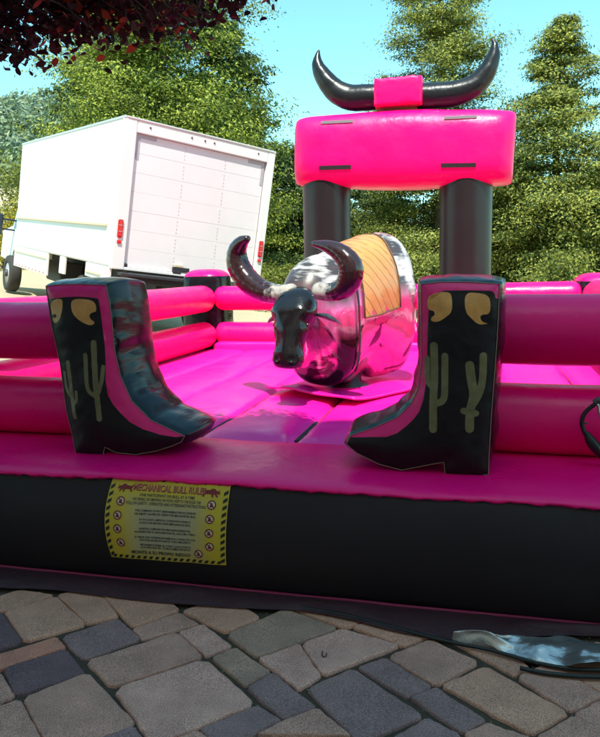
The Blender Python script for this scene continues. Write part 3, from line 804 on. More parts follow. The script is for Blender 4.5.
icons = [(.135, .76), (.125, .60), (.125, .44), (.135, .275-.06), (.865, .765), (.862, .60), (.862, .435), (.865, .275-.09), (.775, .155)]
icons = [(.12, .745), (.11, .575), (.11, .405), (.125, .225), (.87, .765), (.865, .595), (.865, .42), (.87, .245), (.775, .135)]
for a, b_ in icons:
    on_banner('sign_disc', [disc(a, b_, .052)], whitei, .0073); rg = []
    o_ = disc(a, b_, .057, 18); i_ = disc(a, b_, .043, 18)
    for k in range(18): rg.append([o_[k], o_[(k+1) % 18], i_[(k+1) % 18], i_[k]])
    rg.append([(a-.034/HB, b_+.026), (a-.026/HB, b_+.034), (a+.034/HB, b_-.026), (a+.026/HB, b_-.034)])
    on_banner('prohibition_ring', rg, inkr, .0082)
for i, (a, b_) in enumerate(icons):
    fig = []; rs = random.Random(i); fig.append(disc(a+rs.uniform(-.004, .004), b_+.017, .010, 8))
    fig.append([(a-.014/HB*2, b_-.028), (a+.012/HB*2, b_-.028), (a+.008/HB*2, b_+.008), (a-.008/HB*2, b_+.006)])
    on_banner('pictogram', fig, inkr, .0078)
BULL = [(-1.15, -.1), (-1.2, .12), (-1.0, .25), (-1.15, .62), (-.85, .38), (-.7, .38), (-.45, .72), (-.1, .80), (.2, .55), (.6, .50), (.95, .42), (1.15, .75), (1.3, .72), (1.1, .2), (1.0, -.05), (1.15, -.65), (.95, -.68), (.78, -.2), (.3, -.15), (-.05, -.25), (-.1, -.72), (-.3, -.7), (-.3, -.2), (-.5, -.25), (-.75, -.7), (-.95, -.62), (-.72, -.15), (-.85, -.05), (-1.0, -.2)]
def tri_poly(P, mapf):
    vo, F, I = cdt([tuple(p) for p in P], [], 3.0); return [[mapf(vo[i]) for i in f] for f in F]
on_banner('bull_print', tri_poly(BULL, lambda p: (.135+p.x*.055, .895+p.y*.062)), inkr, .008)
on_banner('bull_print', tri_poly(BULL, lambda p: (.855-p.x*.062, .90+p.y*.068)), inkr, .008)

# ------------------------------------------------------------------ mechanical bull
HD = Vector((-.47, -.883, 0)).normalized(); LAT = Vector((-HD.y, HD.x, 0))       # heading (towards us, left); lateral = bull's left (image right)
LAT = Vector((-HD.y, HD.x, 0))
bo = Vector((-1.08, 5.80, .655)); BS = .94
BM4 = Matrix((( HD.x, LAT.x, 0, bo.x), (HD.y, LAT.y, 0, bo.y), (0, 0, 1, bo.z), (0, 0, 0, 1))) @ Matrix.Scale(BS, 4)
BU = empty('mechanical_bull', BM4, 'mechanical bull with curved horns, glossy black face and tan saddle on the pink floor', 'mechanical bull')
def hide_mat():
    m = mat('bull_hide', (.72, .72, .70), .16, spec=.6, coat=.6); t = m.node_tree; b = t.nodes['Principled BSDF']
    tc = t.nodes['Texture Coordinate']; mp = t.nodes.new('ShaderNodeMapping'); mp.inputs['Scale'].default_value = (5, 5, 26); mp.inputs['Rotation'].default_value = (0, R(65), 0)
    t.links.new(tc.outputs['Object'], mp.inputs[0]); n = t.nodes.new('ShaderNodeTexNoise'); n.inputs['Scale'].default_value = 1.2; n.inputs['Detail'].default_value = 6
    t.links.new(mp.outputs[0], n.inputs[0])
    n2 = t.nodes.new('ShaderNodeTexNoise'); n2.inputs['Scale'].default_value = 2.6; n2.inputs['Detail'].default_value = 3; t.links.new(tc.outputs['Object'], n2.inputs[0])
    ad = t.nodes.new('ShaderNodeMath'); ad.operation = 'MULTIPLY_ADD'; ad.inputs[1].default_value = .5; t.links.new(n.outputs[0], ad.inputs[0]); t.links.new(n2.outputs[0], ad.inputs[2])
    sx = t.nodes.new('ShaderNodeSeparateXYZ'); t.links.new(tc.outputs['Object'], sx.inputs[0])
    # painted coat: pale along the back, brown-black lower down
    zz = t.nodes.new('ShaderNodeMapRange'); zz.inputs[1].default_value = .62; zz.inputs[2].default_value = 1.02; zz.inputs[3].default_value = .34; zz.inputs[4].default_value = -.06; t.links.new(sx.outputs[2], zz.inputs[0])
    a2 = t.nodes.new('ShaderNodeMath'); a2.operation = 'ADD'; t.links.new(ad.outputs[0], a2.inputs[0]); t.links.new(zz.outputs[0], a2.inputs[1])
    cr = t.nodes.new('ShaderNodeValToRGB'); e = cr.color_ramp.elements
    e[0].position = .66; e[0].color = (.62, .62, .60, 1); e[1].position = 1.0; e[1].color = (.10, .05, .05, 1)
    x = e.new(.74); x.color = (.32, .31, .30, 1); x = e.new(.80); x.color = (.05, .04, .04, 1)
    t.links.new(a2.outputs[0], cr.inputs[0])
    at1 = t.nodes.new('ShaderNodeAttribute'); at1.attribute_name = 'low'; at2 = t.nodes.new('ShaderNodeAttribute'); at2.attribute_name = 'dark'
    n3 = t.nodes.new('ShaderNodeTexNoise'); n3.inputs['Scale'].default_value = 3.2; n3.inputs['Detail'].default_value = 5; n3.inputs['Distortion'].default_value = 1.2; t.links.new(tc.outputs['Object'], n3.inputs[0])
    r3 = t.nodes.new('ShaderNodeValToRGB'); q = r3.color_ramp.elements; q[0].position = .35; q[0].color = (.86, .14, .42, 1); q[1].position = .72; q[1].color = (.10, .02, .05, 1); x = q.new(.58); x.color = (.80, .20, .45, 1); x = q.new(.63); x.color = (.14, .02, .06, 1)  # pink imitates the floor's reflection, painted into the lower body among brown blotches
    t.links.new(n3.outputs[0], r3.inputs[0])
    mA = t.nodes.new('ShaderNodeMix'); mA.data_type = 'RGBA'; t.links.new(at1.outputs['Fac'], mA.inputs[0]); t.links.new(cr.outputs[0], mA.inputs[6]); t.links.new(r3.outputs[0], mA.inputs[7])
    mB_ = t.nodes.new('ShaderNodeMix'); mB_.data_type = 'RGBA'; t.links.new(at2.outputs['Fac'], mB_.inputs[0]); t.links.new(mA.outputs[2], mB_.inputs[6]); mB_.inputs[7].default_value = (.015, .010, .012, 1)
    t.links.new(mB_.outputs[2], b.inputs['Base Color'])
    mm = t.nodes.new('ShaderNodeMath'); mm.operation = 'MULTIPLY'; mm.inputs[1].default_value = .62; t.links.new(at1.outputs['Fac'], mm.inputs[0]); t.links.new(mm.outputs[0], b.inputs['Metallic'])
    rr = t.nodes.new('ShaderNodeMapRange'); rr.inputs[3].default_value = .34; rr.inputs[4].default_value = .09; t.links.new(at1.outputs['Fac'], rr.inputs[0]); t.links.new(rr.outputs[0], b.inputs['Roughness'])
    b.inputs['Coat Weight'].default_value = .25
    bn = t.nodes.new('ShaderNodeBump'); bn.inputs['Strength'].default_value = .2; bn.inputs['Distance'].default_value = .03; t.links.new(n3.outputs[0], bn.inputs['Height']); t.links.new(bn.outputs[0], b.inputs['Normal'])
    return m
hide = hide_mat()
gloss = mat('bull_gloss_lacquer', (.50, .30, .34), .10, metal=.75, spec=.6, coat=.5, var=((.10, .03, .04), 3.2, .14, 5, (1, 1, .6)), bump=[(4, .35, .06), (12, .2, .02)])
faceb = mat('bull_black_face', (.008, .006, .007), .17, spec=.45, coat=.3, bump=[(5, .3, .03), (18, .25, .01)])
RG = [(.74, .56, .84, .10), (.70, .48, .93, .17), (.63, .28, 1.02, .245), (.54, .14, 1.09, .30), (.40, .04, 1.15, .345), (.18, .03, 1.20, .37), (0, .03, 1.23, .385),
      (-.16, .03, 1.28, .385), (-.32, .03, 1.33, .385), (-.46, .03, 1.355, .375), (-.60, .07, 1.34, .35), (-.71, .20, 1.25, .30), (-.78, .36, 1.10, .22), (-.80, .5, .9, .10)]
RGs = spline(RG, 6); nk = 48; vs = []; fs = []
def bodypt(r, k, off=0.):
    x, z0, z1, hw = r; hw = hw*.90; t = 2*math.pi*k/nk; c, s = math.cos(t), math.sin(t)
    h = (z1-z0)/2; zc = (z0+z1)/2
    # egg section: widest below the middle, flat-ish belly
    pw_ = .82 if c > 0 else .60
    wy = hw*(abs(s)**pw_)*(1 if s > 0 else -1)*(1-.06*c)*(1-(.30*abs(c)**1.5 if c < 0 else 0))
    zz = zc+h*(abs(c)**(.85 if c > 0 else .62))*(1 if c > 0 else -1)
    arch = .13*math.exp(-((x+.10)/.12)**4); zz = max(zz, z0+arch*(1-.3*abs(s))) if c < 0 else zz
    low = sstep(.62, .15, zz)                              # the moulded tops of the legs
    leg = .035*low*(math.exp(-((x-.36)/.16)**2)+math.exp(-((x+.60)/.2)**2))-.09*low*math.exp(-((x+.1)/.22)**2)
    wy += (leg)*(1 if s > 0 else -1)*min(1, abs(s)*2)
    ripple = .012*ns(x*5, wy*5, zz*5)+.010*math.exp(-((x-.30)/.06)**2)*(-1)*sstep(.5, .9, zz)
    f = 1+(ripple+off)/max(.1, hw)
    return Vector((x, wy*f, zz+(off+ripple)*c))
for r in RGs:
    for k in range(nk): vs.append(bodypt(r, k))
for i in range(len(RGs)-1):
    for k in range(nk): k2 = (k+1) % nk; fs.append((i*nk+k, i*nk+k2, (i+1)*nk+k2, (i+1)*nk+k))
fs.append(tuple(range(nk))[::-1]); fs.append(tuple((len(RGs)-1)*nk+k for k in range(nk)))
body = mk('body', vs, fs, hide, BU, True, None, local=True)
aL = body.data.attributes.new('low', 'FLOAT', 'POINT'); aD = body.data.attributes.new('dark', 'FLOAT', 'POINT')
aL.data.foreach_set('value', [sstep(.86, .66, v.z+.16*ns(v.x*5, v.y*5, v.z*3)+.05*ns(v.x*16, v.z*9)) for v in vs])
aD.data.foreach_set('value', [sstep(.15, .11, abs(v.x-.38-.10*ns(v.z*6, 3))+.04*ns(v.x*14, v.z*14))*sstep(.62, .52, v.z+.1*ns(v.x*9, 1)) for v in vs])
# saddle: a padded tan skirt over the back, in quilted panels
tanm = mat('tan_saddle', (.62, .33, .10), .33, spec=.5, coat=.3, var=((.50, .24, .07), 6, .3, 5), bump=[(8, .2, .02), (60, .2, .004)])
t = tanm.node_tree; b = t.nodes['Principled BSDF']; mx = [n for n in t.nodes if n.type == 'MIX'][0]; tc = t.nodes['Texture Coordinate']
mp = t.nodes.new('ShaderNodeMapping'); mp.inputs['Rotation'].default_value = (0, R(-38), 0); t.links.new(tc.outputs['Object'], mp.inputs[0])
wv = t.nodes.new('ShaderNodeTexWave'); wv.inputs['Scale'].default_value = 4.2; t.links.new(mp.outputs[0], wv.inputs[0])
mr = t.nodes.new('ShaderNodeMapRange'); mr.inputs[1].default_value = .0; mr.inputs[2].default_value = .07; mr.inputs[3].default_value = .45; t.links.new(wv.outputs['Fac'], mr.inputs[0])
m2 = t.nodes.new('ShaderNodeMix'); m2.data_type = 'RGBA'; m2.blend_type = 'MULTIPLY'; m2.inputs[0].default_value = 1; t.links.new(mx.outputs[2], m2.inputs[6]); t.links.new(mr.outputs[0], m2.inputs[7]); t.links.new(m2.outputs[2], b.inputs['Base Color'])
ri = [i for i, r in enumerate(RGs) if -.34 < r[0] < .20]; K = list(range(-12, 13)); vs = []; fs = []
for a, i in enumerate(ri):
    for k in K:
        e = min(a, len(ri)-1-a)/3; e2 = (12-abs(k))/2; o_ = .030*min(1, e, e2)+.002
        d = (RGs[i][0]*5.2+abs(k)*.27); g = abs((d % 1)-.5); o_ -= .016*math.exp(-(g/.09)**2) if e > 0 else 0
        vs.append(bodypt(RGs[i], k % nk, o_))
n1 = len(K)
for a in range(len(ri)-1):
    for c_ in range(n1-1): fs.append((a*n1+c_, a*n1+c_+1, (a+1)*n1+c_+1, (a+1)*n1+c_))
mk('saddle', vs, fs, tanm, BU, True, None, True)
# welt round the saddle and the black hand rope in front of it
mb = MB(); i0 = ri[-1]; i1 = ri[0]
rope = [bodypt(RGs[i1-2], k % nk, .018) for k in range(-17, 18)]; mb.tube(rope, .009, 8)
mb.build('bull_rope', mat('black_rope', (.02, .02, .02), .8, bump=[(90, .8, .01)]), BU, True, True)
mb = MB()
edge_l = [bodypt(RGs[i], 12, .012) for i in ri]; edge_r = [bodypt(RGs[i], -12 % nk, .012) for i in ri]
fr = [bodypt(RGs[ri[0]], k % nk, .012) for k in K]; bk = [bodypt(RGs[ri[-1]], k % nk, .012) for k in K]
mb.tube(edge_l, .007, 6); mb.tube(edge_r, .007, 6); mb.tube(fr, .007, 6); mb.tube(bk, .007, 6)
mb.each('saddle_welt', mat('saddle_edge', (.13, .06, .025), .5), BU, True, True)
# pedestal
mb = MB(); mb.lathe([(.20, -.06), (.20, .0), (.13, .03), (.10, .22)], 20); mb.build('pedestal', mat('pedestal_steel', (.05, .05, .05), .4, metal=.7), BU, True, True)
# head: rings from the poll down to the nose
HC = [  # centre x, z, half width, half depth, tilt of section
 (.80, .94, .15, .20), (.90, .95, .200, .20), (.985, .90, .215, .175), (1.045, .82, .205, .16), (1.09, .73, .172, .145), (1.13, .645, .145, .125), (1.165, .565, .135, .115),
 (1.195, .495, .148, .115), (1.215, .435, .150, .105), (1.225, .395, .125, .08), (1.228, .375, .07, .04)]
Hs = spline(HC, 6); nh = 36; vs = []; fs = []
for i, (x, z, hw, hd_) in enumerate(Hs):
    j = min(i+1, len(Hs)-1); k0 = max(i-1, 0); T_ = Vector((Hs[j][0]-Hs[k0][0], 0, Hs[j][1]-Hs[k0][1])).normalized(); Nf = Vector((-T_.z, 0, T_.x))
    if Nf.x < 0: Nf = -Nf
    if i < 4: Nf = (Nf+Vector((0, 0, .6))).normalized()
    for k in range(nh):
        t = 2*math.pi*k/nh; c, s = math.cos(t), math.sin(t); p = 2.5; L = (abs(c)**p+abs(s)**p)**(1/p)
        d = hd_*c/L; w_ = hw*s/L*(1-.16*(1 if c < 0 else 0)*abs(c))
        v = Vector((x, w_, z))+Nf*d
        # eye sockets, brows, nostrils
        e = math.exp(-((z-.80)/.05)**2)*math.exp(-((abs(s)-.85)/.3)**2)*(1 if c > -.3 else 0); v.y -= (1 if s > 0 else -1)*.030*e
        br2 = math.exp(-((z-.875)/.035)**2)*(1 if c > 0 else 0)*abs(s); v += Nf*.022*br2
        no = math.exp(-((z-.46)/.03)**2)*math.exp(-((abs(w_)-.075)/.03)**2)*(1 if c > 0 else 0); v -= Nf*.022*no
        br3 = math.exp(-((abs(w_))/.05)**2)*(1 if c > 0 else 0)*sstep(.40, .55, z)*sstep(.85, .7, z); v += Nf*.018*br3
        mo = math.exp(-((z-.425)/.010)**2)*(1 if c < .55 else 0); v.y *= 1-.10*mo
        vs.append(v)
for i in range(len(Hs)-1):
    for k in range(nh): k2 = (k+1) % nh; fs.append((i*nh+k, i*nh+k2, (i+1)*nh+k2, (i+1)*nh+k))
fs.append(tuple(range(nh))[::-1]); fs.append(tuple((len(Hs)-1)*nh+k for k in range(nh)))
HT = Matrix.Translation((.72, .115, .735)) @ Matrix.Rotation(R(20), 4, 'Z') @ Matrix.Rotation(R(6), 4, 'Y') @ Matrix.Diagonal((.82, .84, .76, 1)) @ Matrix.Translation((-.80, 0, -.94))
def HX(mb): mb.v = [HT @ v for v in mb.v]; return mb
vs = [HT @ v for v in vs]
head = mk('head', vs, fs, faceb, BU, True, None, True)
# eyes, nostrils, ears
for s in (-1, 1):
    mb = MB(); mb.lathe([(.001, -.02), (.016, -.014), (.022, 0), (.016, .014), (.001, .02)], 14, Matrix.Translation((1.10, s*.165, .80)))
    HX(mb).build('eye', mat('eye_gloss', (.05, .02, .01), .05, coat=1), head, True, True)
    mb = MB(); mb.lathe([(.001, -.014), (.017, -.008), (.02, 0), (.001, .012)], 12, Matrix.Translation((1.315, s*.072, .468)))
    HX(mb).build('nostril', mat('nostril_black', (.004, .004, .004), .6), head, True, True)
    mb = MB(); pts = [(.86, s*.17, .86), (.83, s*.25, .84), (.80, s*.33, .79), (.78, s*.39, .745)]
    mb.tube([Vector(p) for p in spline(pts, 5)], [.03, .042, .05, .056, .06, .062, .062, .06, .056, .05, .043, .035, .026, .016, .008, .003][:16], 12, True, 0, .45)
    HX(mb).build('ear', mat('ear_hair', (.30, .30, .28), .5, var=((.05, .05, .05), 22, .15, 5), bump=[(40, .6, .01)]), head, True, True)
# horns, pale at the base and dark brown-black towards the tip
PC = BM4 @ HT @ Vector((.93, 0, .95))
def hornmat():
    m = mat('bull_horn', (.02, .01, .01), .16, coat=.4, bump=[(30, .2, .004)]); t = m.node_tree; b = t.nodes['Principled BSDF']
    uvn = t.nodes.new('ShaderNodeAttribute'); uvn.attribute_name = 'along'; n = t.nodes.new('ShaderNodeTexNoise'); n.inputs['Scale'].default_value = 22; n.inputs['Detail'].default_value = 6
    tc = t.nodes['Texture Coordinate']; t.links.new(tc.outputs['Object'], n.inputs[0])
    a = t.nodes.new('ShaderNodeMath'); a.operation = 'MULTIPLY_ADD'; a.inputs[1].default_value = .55; t.links.new(n.outputs[0], a.inputs[0]); t.links.new(uvn.outputs['Fac'], a.inputs[2])
    cr = t.nodes.new('ShaderNodeValToRGB'); e = cr.color_ramp.elements; e[0].position = .35; e[0].color = (.44, .40, .35, 1); e[1].position = .49; e[1].color = (.030, .012, .014, 1)
    t.links.new(a.outputs[0], cr.inputs[0]); t.links.new(cr.outputs[0], b.inputs['Base Color']); return m
hm = hornmat()
for pts in ([(293, 292, 6.8), (279, 294, 7.6), (264, 291, 8.4), (250, 281, 9), (241.5, 266, 8.6), (241.5, 252, 7.2), (248, 243, 5.2), (257, 238.5, 2.2)],
            [(317, 291, 7), (332, 292, 8), (345, 287, 9.6), (352, 277, 10.8), (353, 265, 10.4), (346, 254, 8.4), (335, 247, 5.6), (321, 243.5, 2)]):
    P3 = [at_plane(x, y, PC, HD) for x, y, r in pts]; s1 = [(at_plane(x+1, y, PC, HD)-at_plane(x, y, PC, HD)).length for x, y, r in pts]
    q_ = spline([(*p, r*s*.92) for p, s, (x, y, r) in zip(P3, s1, pts)], 6)
    # tips swing forward
    N = len(q_); mb = MB(); mb.tube([Vector(p[:3])+HD*.10*(i/N)**2 for i, p in enumerate(q_)], [float(p[3])*(1+.02*math.sin(i*2.4)) for i, p in enumerate(q_)], 18)
    h = mb.build('horn', hm, head, True)
    at_ = h.data.attributes.new('along', 'FLOAT', 'POINT'); at_.data.foreach_set('value', [(i//18)/N for i in range(len(h.data.vertices))])
# safety mat round the foot of the bull, its near edge lifted
MT = empty('floor_mat', (-1.02, 5.9, .63), 'thin pink floor mat with lifted edges lying under the mechanical bull', 'mat')
vs = []; fs = []; n = 26
cx, cy = Vector((-1.0, 5.72)), 0
for j in range(n+1):
    for i in range(n+1):
        a, b_ = -1+2*i/n, -1+2*j/n; p = Vector((-1.04, 5.72, 0))+HD*b_*.54+LAT*a*.46
        z = .645+.030*max(0, b_)**3+.008*ns(a*2, b_*2)+.045*math.exp(-((a+.45)/.3)**2-((b_-.75)/.25)**2)
        vs.append((p.x, p.y, z))
for j in range(n):
    for i in range(n): k = j*(n+1)+i; fs.append((k, k+1, k+n+2, k+n+1))
nv_ = len(vs); vs += [(x, y, z-.018) for x, y, z in vs]; fs += [tuple(nv_+q_ for q_ in f[::-1]) for f in fs]
bd = [i for i in range(n)]+[i*(n+1)+n for i in range(n)]+[n*(n+1)+i for i in range(n, 0, -1)]+[i*(n+1) for i in range(n, 0, -1)]
for i in range(len(bd)): a, b_ = bd[i], bd[(i+1) % len(bd)]; fs.append((a, a+nv_, b_+nv_, b_))
mk('mat_sheet', vs, fs, pinkdeck, MT)

# ------------------------------------------------------------------ cords and tarp by the base
cordm = mat('black_cord', (.012, .014, .013), .4, spec=.5)
pts = [at(x, y, z=.014) for x, y in [(225, 597), (262, 600), (300, 607), (350, 616), (400, 629), (430, 637), (455, 643), (490, 650), (530, 661), (565, 668), (600, 670), (650, 668), (720, 660)]]
mb = MB(); mb.tube([Vector(p) for p in spline([tuple(p) for p in pts], 8)], .008, 10); o = mb.build('ground_cable', cordm, None, True)
tag(o, 'long black cable lying on the pavers along the foot of the pink flap', 'cable')
pts = [at(x, y, z=.012) for x, y in [(520, 668), (545, 673), (575, 676), (600, 677), (650, 680), (710, 684)]]
mb = MB(); mb.tube([Vector(p) for p in spline([tuple(p) for p in pts], 8)], .009, 10); o = mb.build('ground_cable', cordm, None, True)
tag(o, 'short second black cable on the pavers at the lower right corner below the silver tarp', 'cable')
# silver tarp edge
sil = mat('silver_tarp', (.50, .46, .45), .27, metal=.8, bump=[(11, .5, .02), (38, .3, .006)])
lo = [(452, 641), (480, 645), (510, 654), (540, 665), (562, 667), (580, 664), (610, 661), (660, 662)]; up = [(455, 632), (485, 634), (515, 636), (545, 637), (570, 637), (595, 644), (625, 648), (665, 652)]
lo3 = [Vector(p) for p in spline([tuple(at(x, y, z=.012 if i < 5 else .05)) for i, (x, y) in enumerate(lo)], 8)]; up3 = [Vector(p) for p in spline([tuple(at(x, y, z=.05)) for x, y in up], 8)]
vs = []; fs = []; NV = 12
for i in range(len(lo3)):
    for j in range(NV+1):
        t = j/NV; p = lo3[i]*(1-t)+up3[i]*t; g = math.sin(math.pi*t)
        x = p.x; z = p.z+g*.016+.022*ns(x*9, t*2.0)*(.4+g)+.010*abs(ns(x*21, t*3.5)); vs.append((p.x, p.y+.01*ns(x*12, t*3), max(.006, z)))
for i in range(len(lo3)-1):
    for j in range(NV): k = i*(NV+1)+j; fs.append((k, k+1, k+NV+2, k+NV+1))
o = mk('tarp', vs, fs, sil); tag(o, 'crumpled silver tarp edge poking out beside the black cable at lower right', 'tarp')
# cord looped over the lower right rail
CO = empty('cord_loop', at(592, 455, Y=3.55), 'black cord loop with taped plug hanging by the lower pink rail at the right edge', 'cord')
def rp(l, Y=3.62, n=8): return [Vector(p) for p in spline([tuple(at(x, y, Y=Y)) for x, y in l], n)]
mb = MB(); mb.tube(rp([(612, 405), (603, 401), (594, 405), (585, 413), (582, 422), (584, 431), (590, 440), (597, 450), (604, 460), (615, 475)]), .011, 10); mb.build('cord', cordm, CO, True)
mb = MB(); mb.tube(rp([(586, 432), (591, 441), (597, 449), (603, 458)]), [.012+.016*math.sin(math.pi*i/24) for i in range(25)], 12); mb.build('taped_plug', mat('black_tape', (.01, .014, .012), .35), CO, True)
mb = MB(); mb.tube(rp([(594, 403), (600, 400), (606, 402)]), .017, 10); mb.tube(rp([(583, 423), (588, 423.5)], n=3), .004, 6); mb.each('cord_clip', mat('clip_plastic', (.05, .05, .05), .3), CO, True)
mb = MB(); mb.tube(rp([(598, 404), (600, 415), (603, 424)], 3.6), .006, 8); mb.build('metal_wire', mat('wire_metal', (.6, .6, .6), .25, metal=.9), CO, True)
# small horseshoe-shaped bit of wire on a paver
mb = MB(); mb.tube([at(x, y, z=.008) for x, y in [(322.5, 651), (322, 655), (324, 657), (326.5, 656), (326.5, 653)]], .0022, 6); o = mb.build('wire_staple', cordm, None, True)
tag(o, 'tiny bent wire staple lying on a pale paver in the foreground', 'staple')

# ------------------------------------------------------------------ box truck
TR = empty('box_truck', TMX @ Matrix.Translation((2.6, 0, GZ)), 'white box truck with roll-up rear door parked behind the pink rails', 'truck')
WM[TR.name] = TMX.copy()                                   # parts are written in the frame of the box floor
def tme(mb, name, matl, par=TR, smooth=False): mb.each(name, matl, par, smooth, True, Matrix.Translation((-2.6, 0, -GZ)))
def tm(mb, name, matl, par=TR, smooth=False): 
    Mi = Matrix.Translation((-2.6, 0, -GZ))
    mb.v = [Mi @ v for v in mb.v]; return mb.build(name, matl, par, smooth, True)
HW, HH, LL = 1.265, 2.136, 6.03
wht = mat('white_paint', (.80, .80, .79), .38, spec=.5, var=((.74, .74, .72), 1.2, .3, 6), bump=[(1.2, .05, .02)])
wdoor = mat('white_door_paint', (.80, .78, .79), .42, var=((.73, .71, .71), 2.2, .3, 6))
alum = mat('aluminium_trim', (.66, .64, .60), .35, metal=.4)
cream = mat('cream_rail_paint', (.62, .52, .36), .5)
mb = MB(); mb.box((.05, -HW, 0), (LL, HW, HH), .03); box = tm(mb, 'cargo_box', wht)
mb = MB()                                                   # rear frame
mb.box((-.03, -HW-.006, -.02), (.055, -HW+.13, HH+.004), .012); mb.box((-.03, HW-.19, -.02), (.055, HW+.006, HH+.004), .012); mb.box((-.028, -HW+.13, HH-.19), (.055, HW-.19, HH+.002), .012)
mb.box((-.025, -HW+.13, -.02), (.055, HW-.19, .025), .008)
tme(mb, 'rear_frame', wht)
mb = MB(); mb.box((-.035, -HW-.01, HH-.03), (LL, -HW+.03, HH+.012), .01); mb.box((-.035, HW-.03, HH-.03), (LL, HW+.01, HH+.012), .01); mb.box((-.04, -HW+.03, HH-.02), (.03, HW-.03, HH+.012), .01)
tme(mb, 'roof_rail', alum)
# roll-up door: seven panels
dy0, dy1, dz0, dz1 = -HW+.135, HW-.195, .03, HH-.195
dr = MB(); dr.box((.045, dy0, dz0), (.05, dy1, dz1)); door = tm(dr, 'rear_door', mat('door_gap', (.80, .78, .79), .8))
n = 7; ph = (dz1-dz0)/n
for i in range(n):
    mb = MB(); mb.box((.018+random.uniform(0, .002), dy0+.012, dz0+ph*i+.0008), (.046, dy1-.012, dz0+ph*(i+1)-.0008), .002); tm(mb, 'door_panel', wdoor, door)
mb = MB()
for yy in (dy0+.33*(dy1-dy0), dy0+.645*(dy1-dy0)):
    for i in range(n):
        for k in range(4): mb.lathe([(.006, -.003), (.006, .003)], 6, Matrix.Translation((.016, yy+.006*math.sin(i), dz0+ph*(i+.2+.2*k))) @ Matrix.Rotation(R(90), 4, 'Y'))
tag(tm(mb, 'door_rivets', mat('rivet', (.45, .43, .43), .5), door), kind='stuff')
tp = mat('grey_reflective_tape', (.42, .41, .44), .5)
for yy, s in ((dy1-.02, -1), (dy0+.02, 1)):
    mb = MB(); mb.box((.0135, yy, dz1-.055), (.0165, yy+s*.30, dz1-.01)); mb.box((.0132, yy, dz1-.36), (.0162, yy+s*.05, dz1-.056)); tme(mb, 'reflective_tape', tp, door)
redm = mat('red_lens', (.62, .02, .025), .2, coat=.6); 
for yy in (HW-.075, -HW+.065):
    mb = MB(); mb.box((-.05, yy-.037, .44), (-.028, yy+.037, .70), .02); h_ = tm(mb, 'tail_light', redm)
    mb = MB(); mb.box((-.052, yy-.033, .355), (-.028, yy+.033, .405), .01); tm(mb, 'marker_lens', redm, h_)
    mb = MB(); [mb.box((-.0535, yy-.03, .44+.087*k), (-.049, yy+.03, .446+.087*k)) for k in (1, 2)]; tme(mb, 'lens_divider', mat('lens_grey', (.6, .5, .5), .4), h_)
for yy in (-.95, -.16, 0, .22, .98-.1):
    mb = MB(); mb.lathe([(.014, -.005), (.016, .0), (.010, .008)], 8, Matrix.Translation((-.03, yy, HH-.085)) @ Matrix.Rotation(R(-90), 4, 'Y')); tm(mb, 'clearance_light', mat('dark_lens', (.12, .05, .05), .4), TR)
# sill, latch, step bumper
mb = MB(); mb.box((-.02, -.80, -.20), (.30, 1.0, -.04), .02); mb.box((-.16, -HW+.08, -.10), (.05, HW-.10, -.055), .01); tme(mb, 'rear_bumper', mat('dark_steel', (.05, .05, .055), .5, metal=.4))
mb = MB(); mb.box((-.02, -.30, .03), (.02, -.08, .085), .008); mb.box((-.025, .02, .05), (.02, .30, .115), .01); mb.box((-.03, .16, .01), (.015, .30, .06), .01); mb.box((-.02, 1.02, .03), (.02, 1.10, .08), .01); tme(mb, 'door_latch', mat('latch_black', (.025, .025, .03), .5), door)
mb = MB(); mb.box((-.022, .13, .115), (.012, .27, .15), .004); tm(mb, 'latch_plate', cream, door)
# side rub rails and skirt
for a, b_, z in ((.30, LL-.08, .60),):
    mb = MB(); mb.box((a, HW, z-.022), (b_, HW+.035, z+.022), .008); tm(mb, 'rub_rail', cream)
mb = MB(); mb.box((3.40, HW-.04, -.42), (LL-.02, HW+.004, -.002), .01); sk_ = tm(mb, 'side_skirt', wht); mb = MB(); mb.box((2.30, HW-.04, -.30), (2.60, HW+.004, -.002), .01); mb.box((.05, HW-.04, -.22), (1.15, HW+.004, -.002), .01); mb.box((3.40, -HW-.004, -.42), (LL-.02, -HW+.04, -.002), .01); mb.box((.05, -HW-.004, -.22), (1.25, -HW+.04, -.002), .01)
tme(mb, 'side_skirt', wht)
mb = MB(); mb.box((3.45, HW+.004, -.12), (LL-.1, HW+.022, -.085), .006); mb.box((.4, HW+.004, -.16), (1.1, HW+.022, -.125), .006); tme(mb, 'skirt_trim', cream, sk_)
for i in range(9):
    a = 3.55+i*.27; mb = MB(); mb.box((a, HW+.0045, -.395), (a+.10, HW+.008, -.36)); tm(mb, 'reflector', mat('reflector_red', (.6, .2, .14), .4), sk_)
# wheel arch
mb = MB(); pa = [(1.20, -.30), (1.20, -.02), (2.32, -.02), (2.32, -.30)]
mb.box((1.15, HW-.45, -.05), (2.30, HW-.41, .0)); mb.box((1.15, HW-.45, -.50), (2.3, HW-.43, 0)); tme(mb, 'wheel_arch', mat('arch_black', (.03, .03, .03), .7))
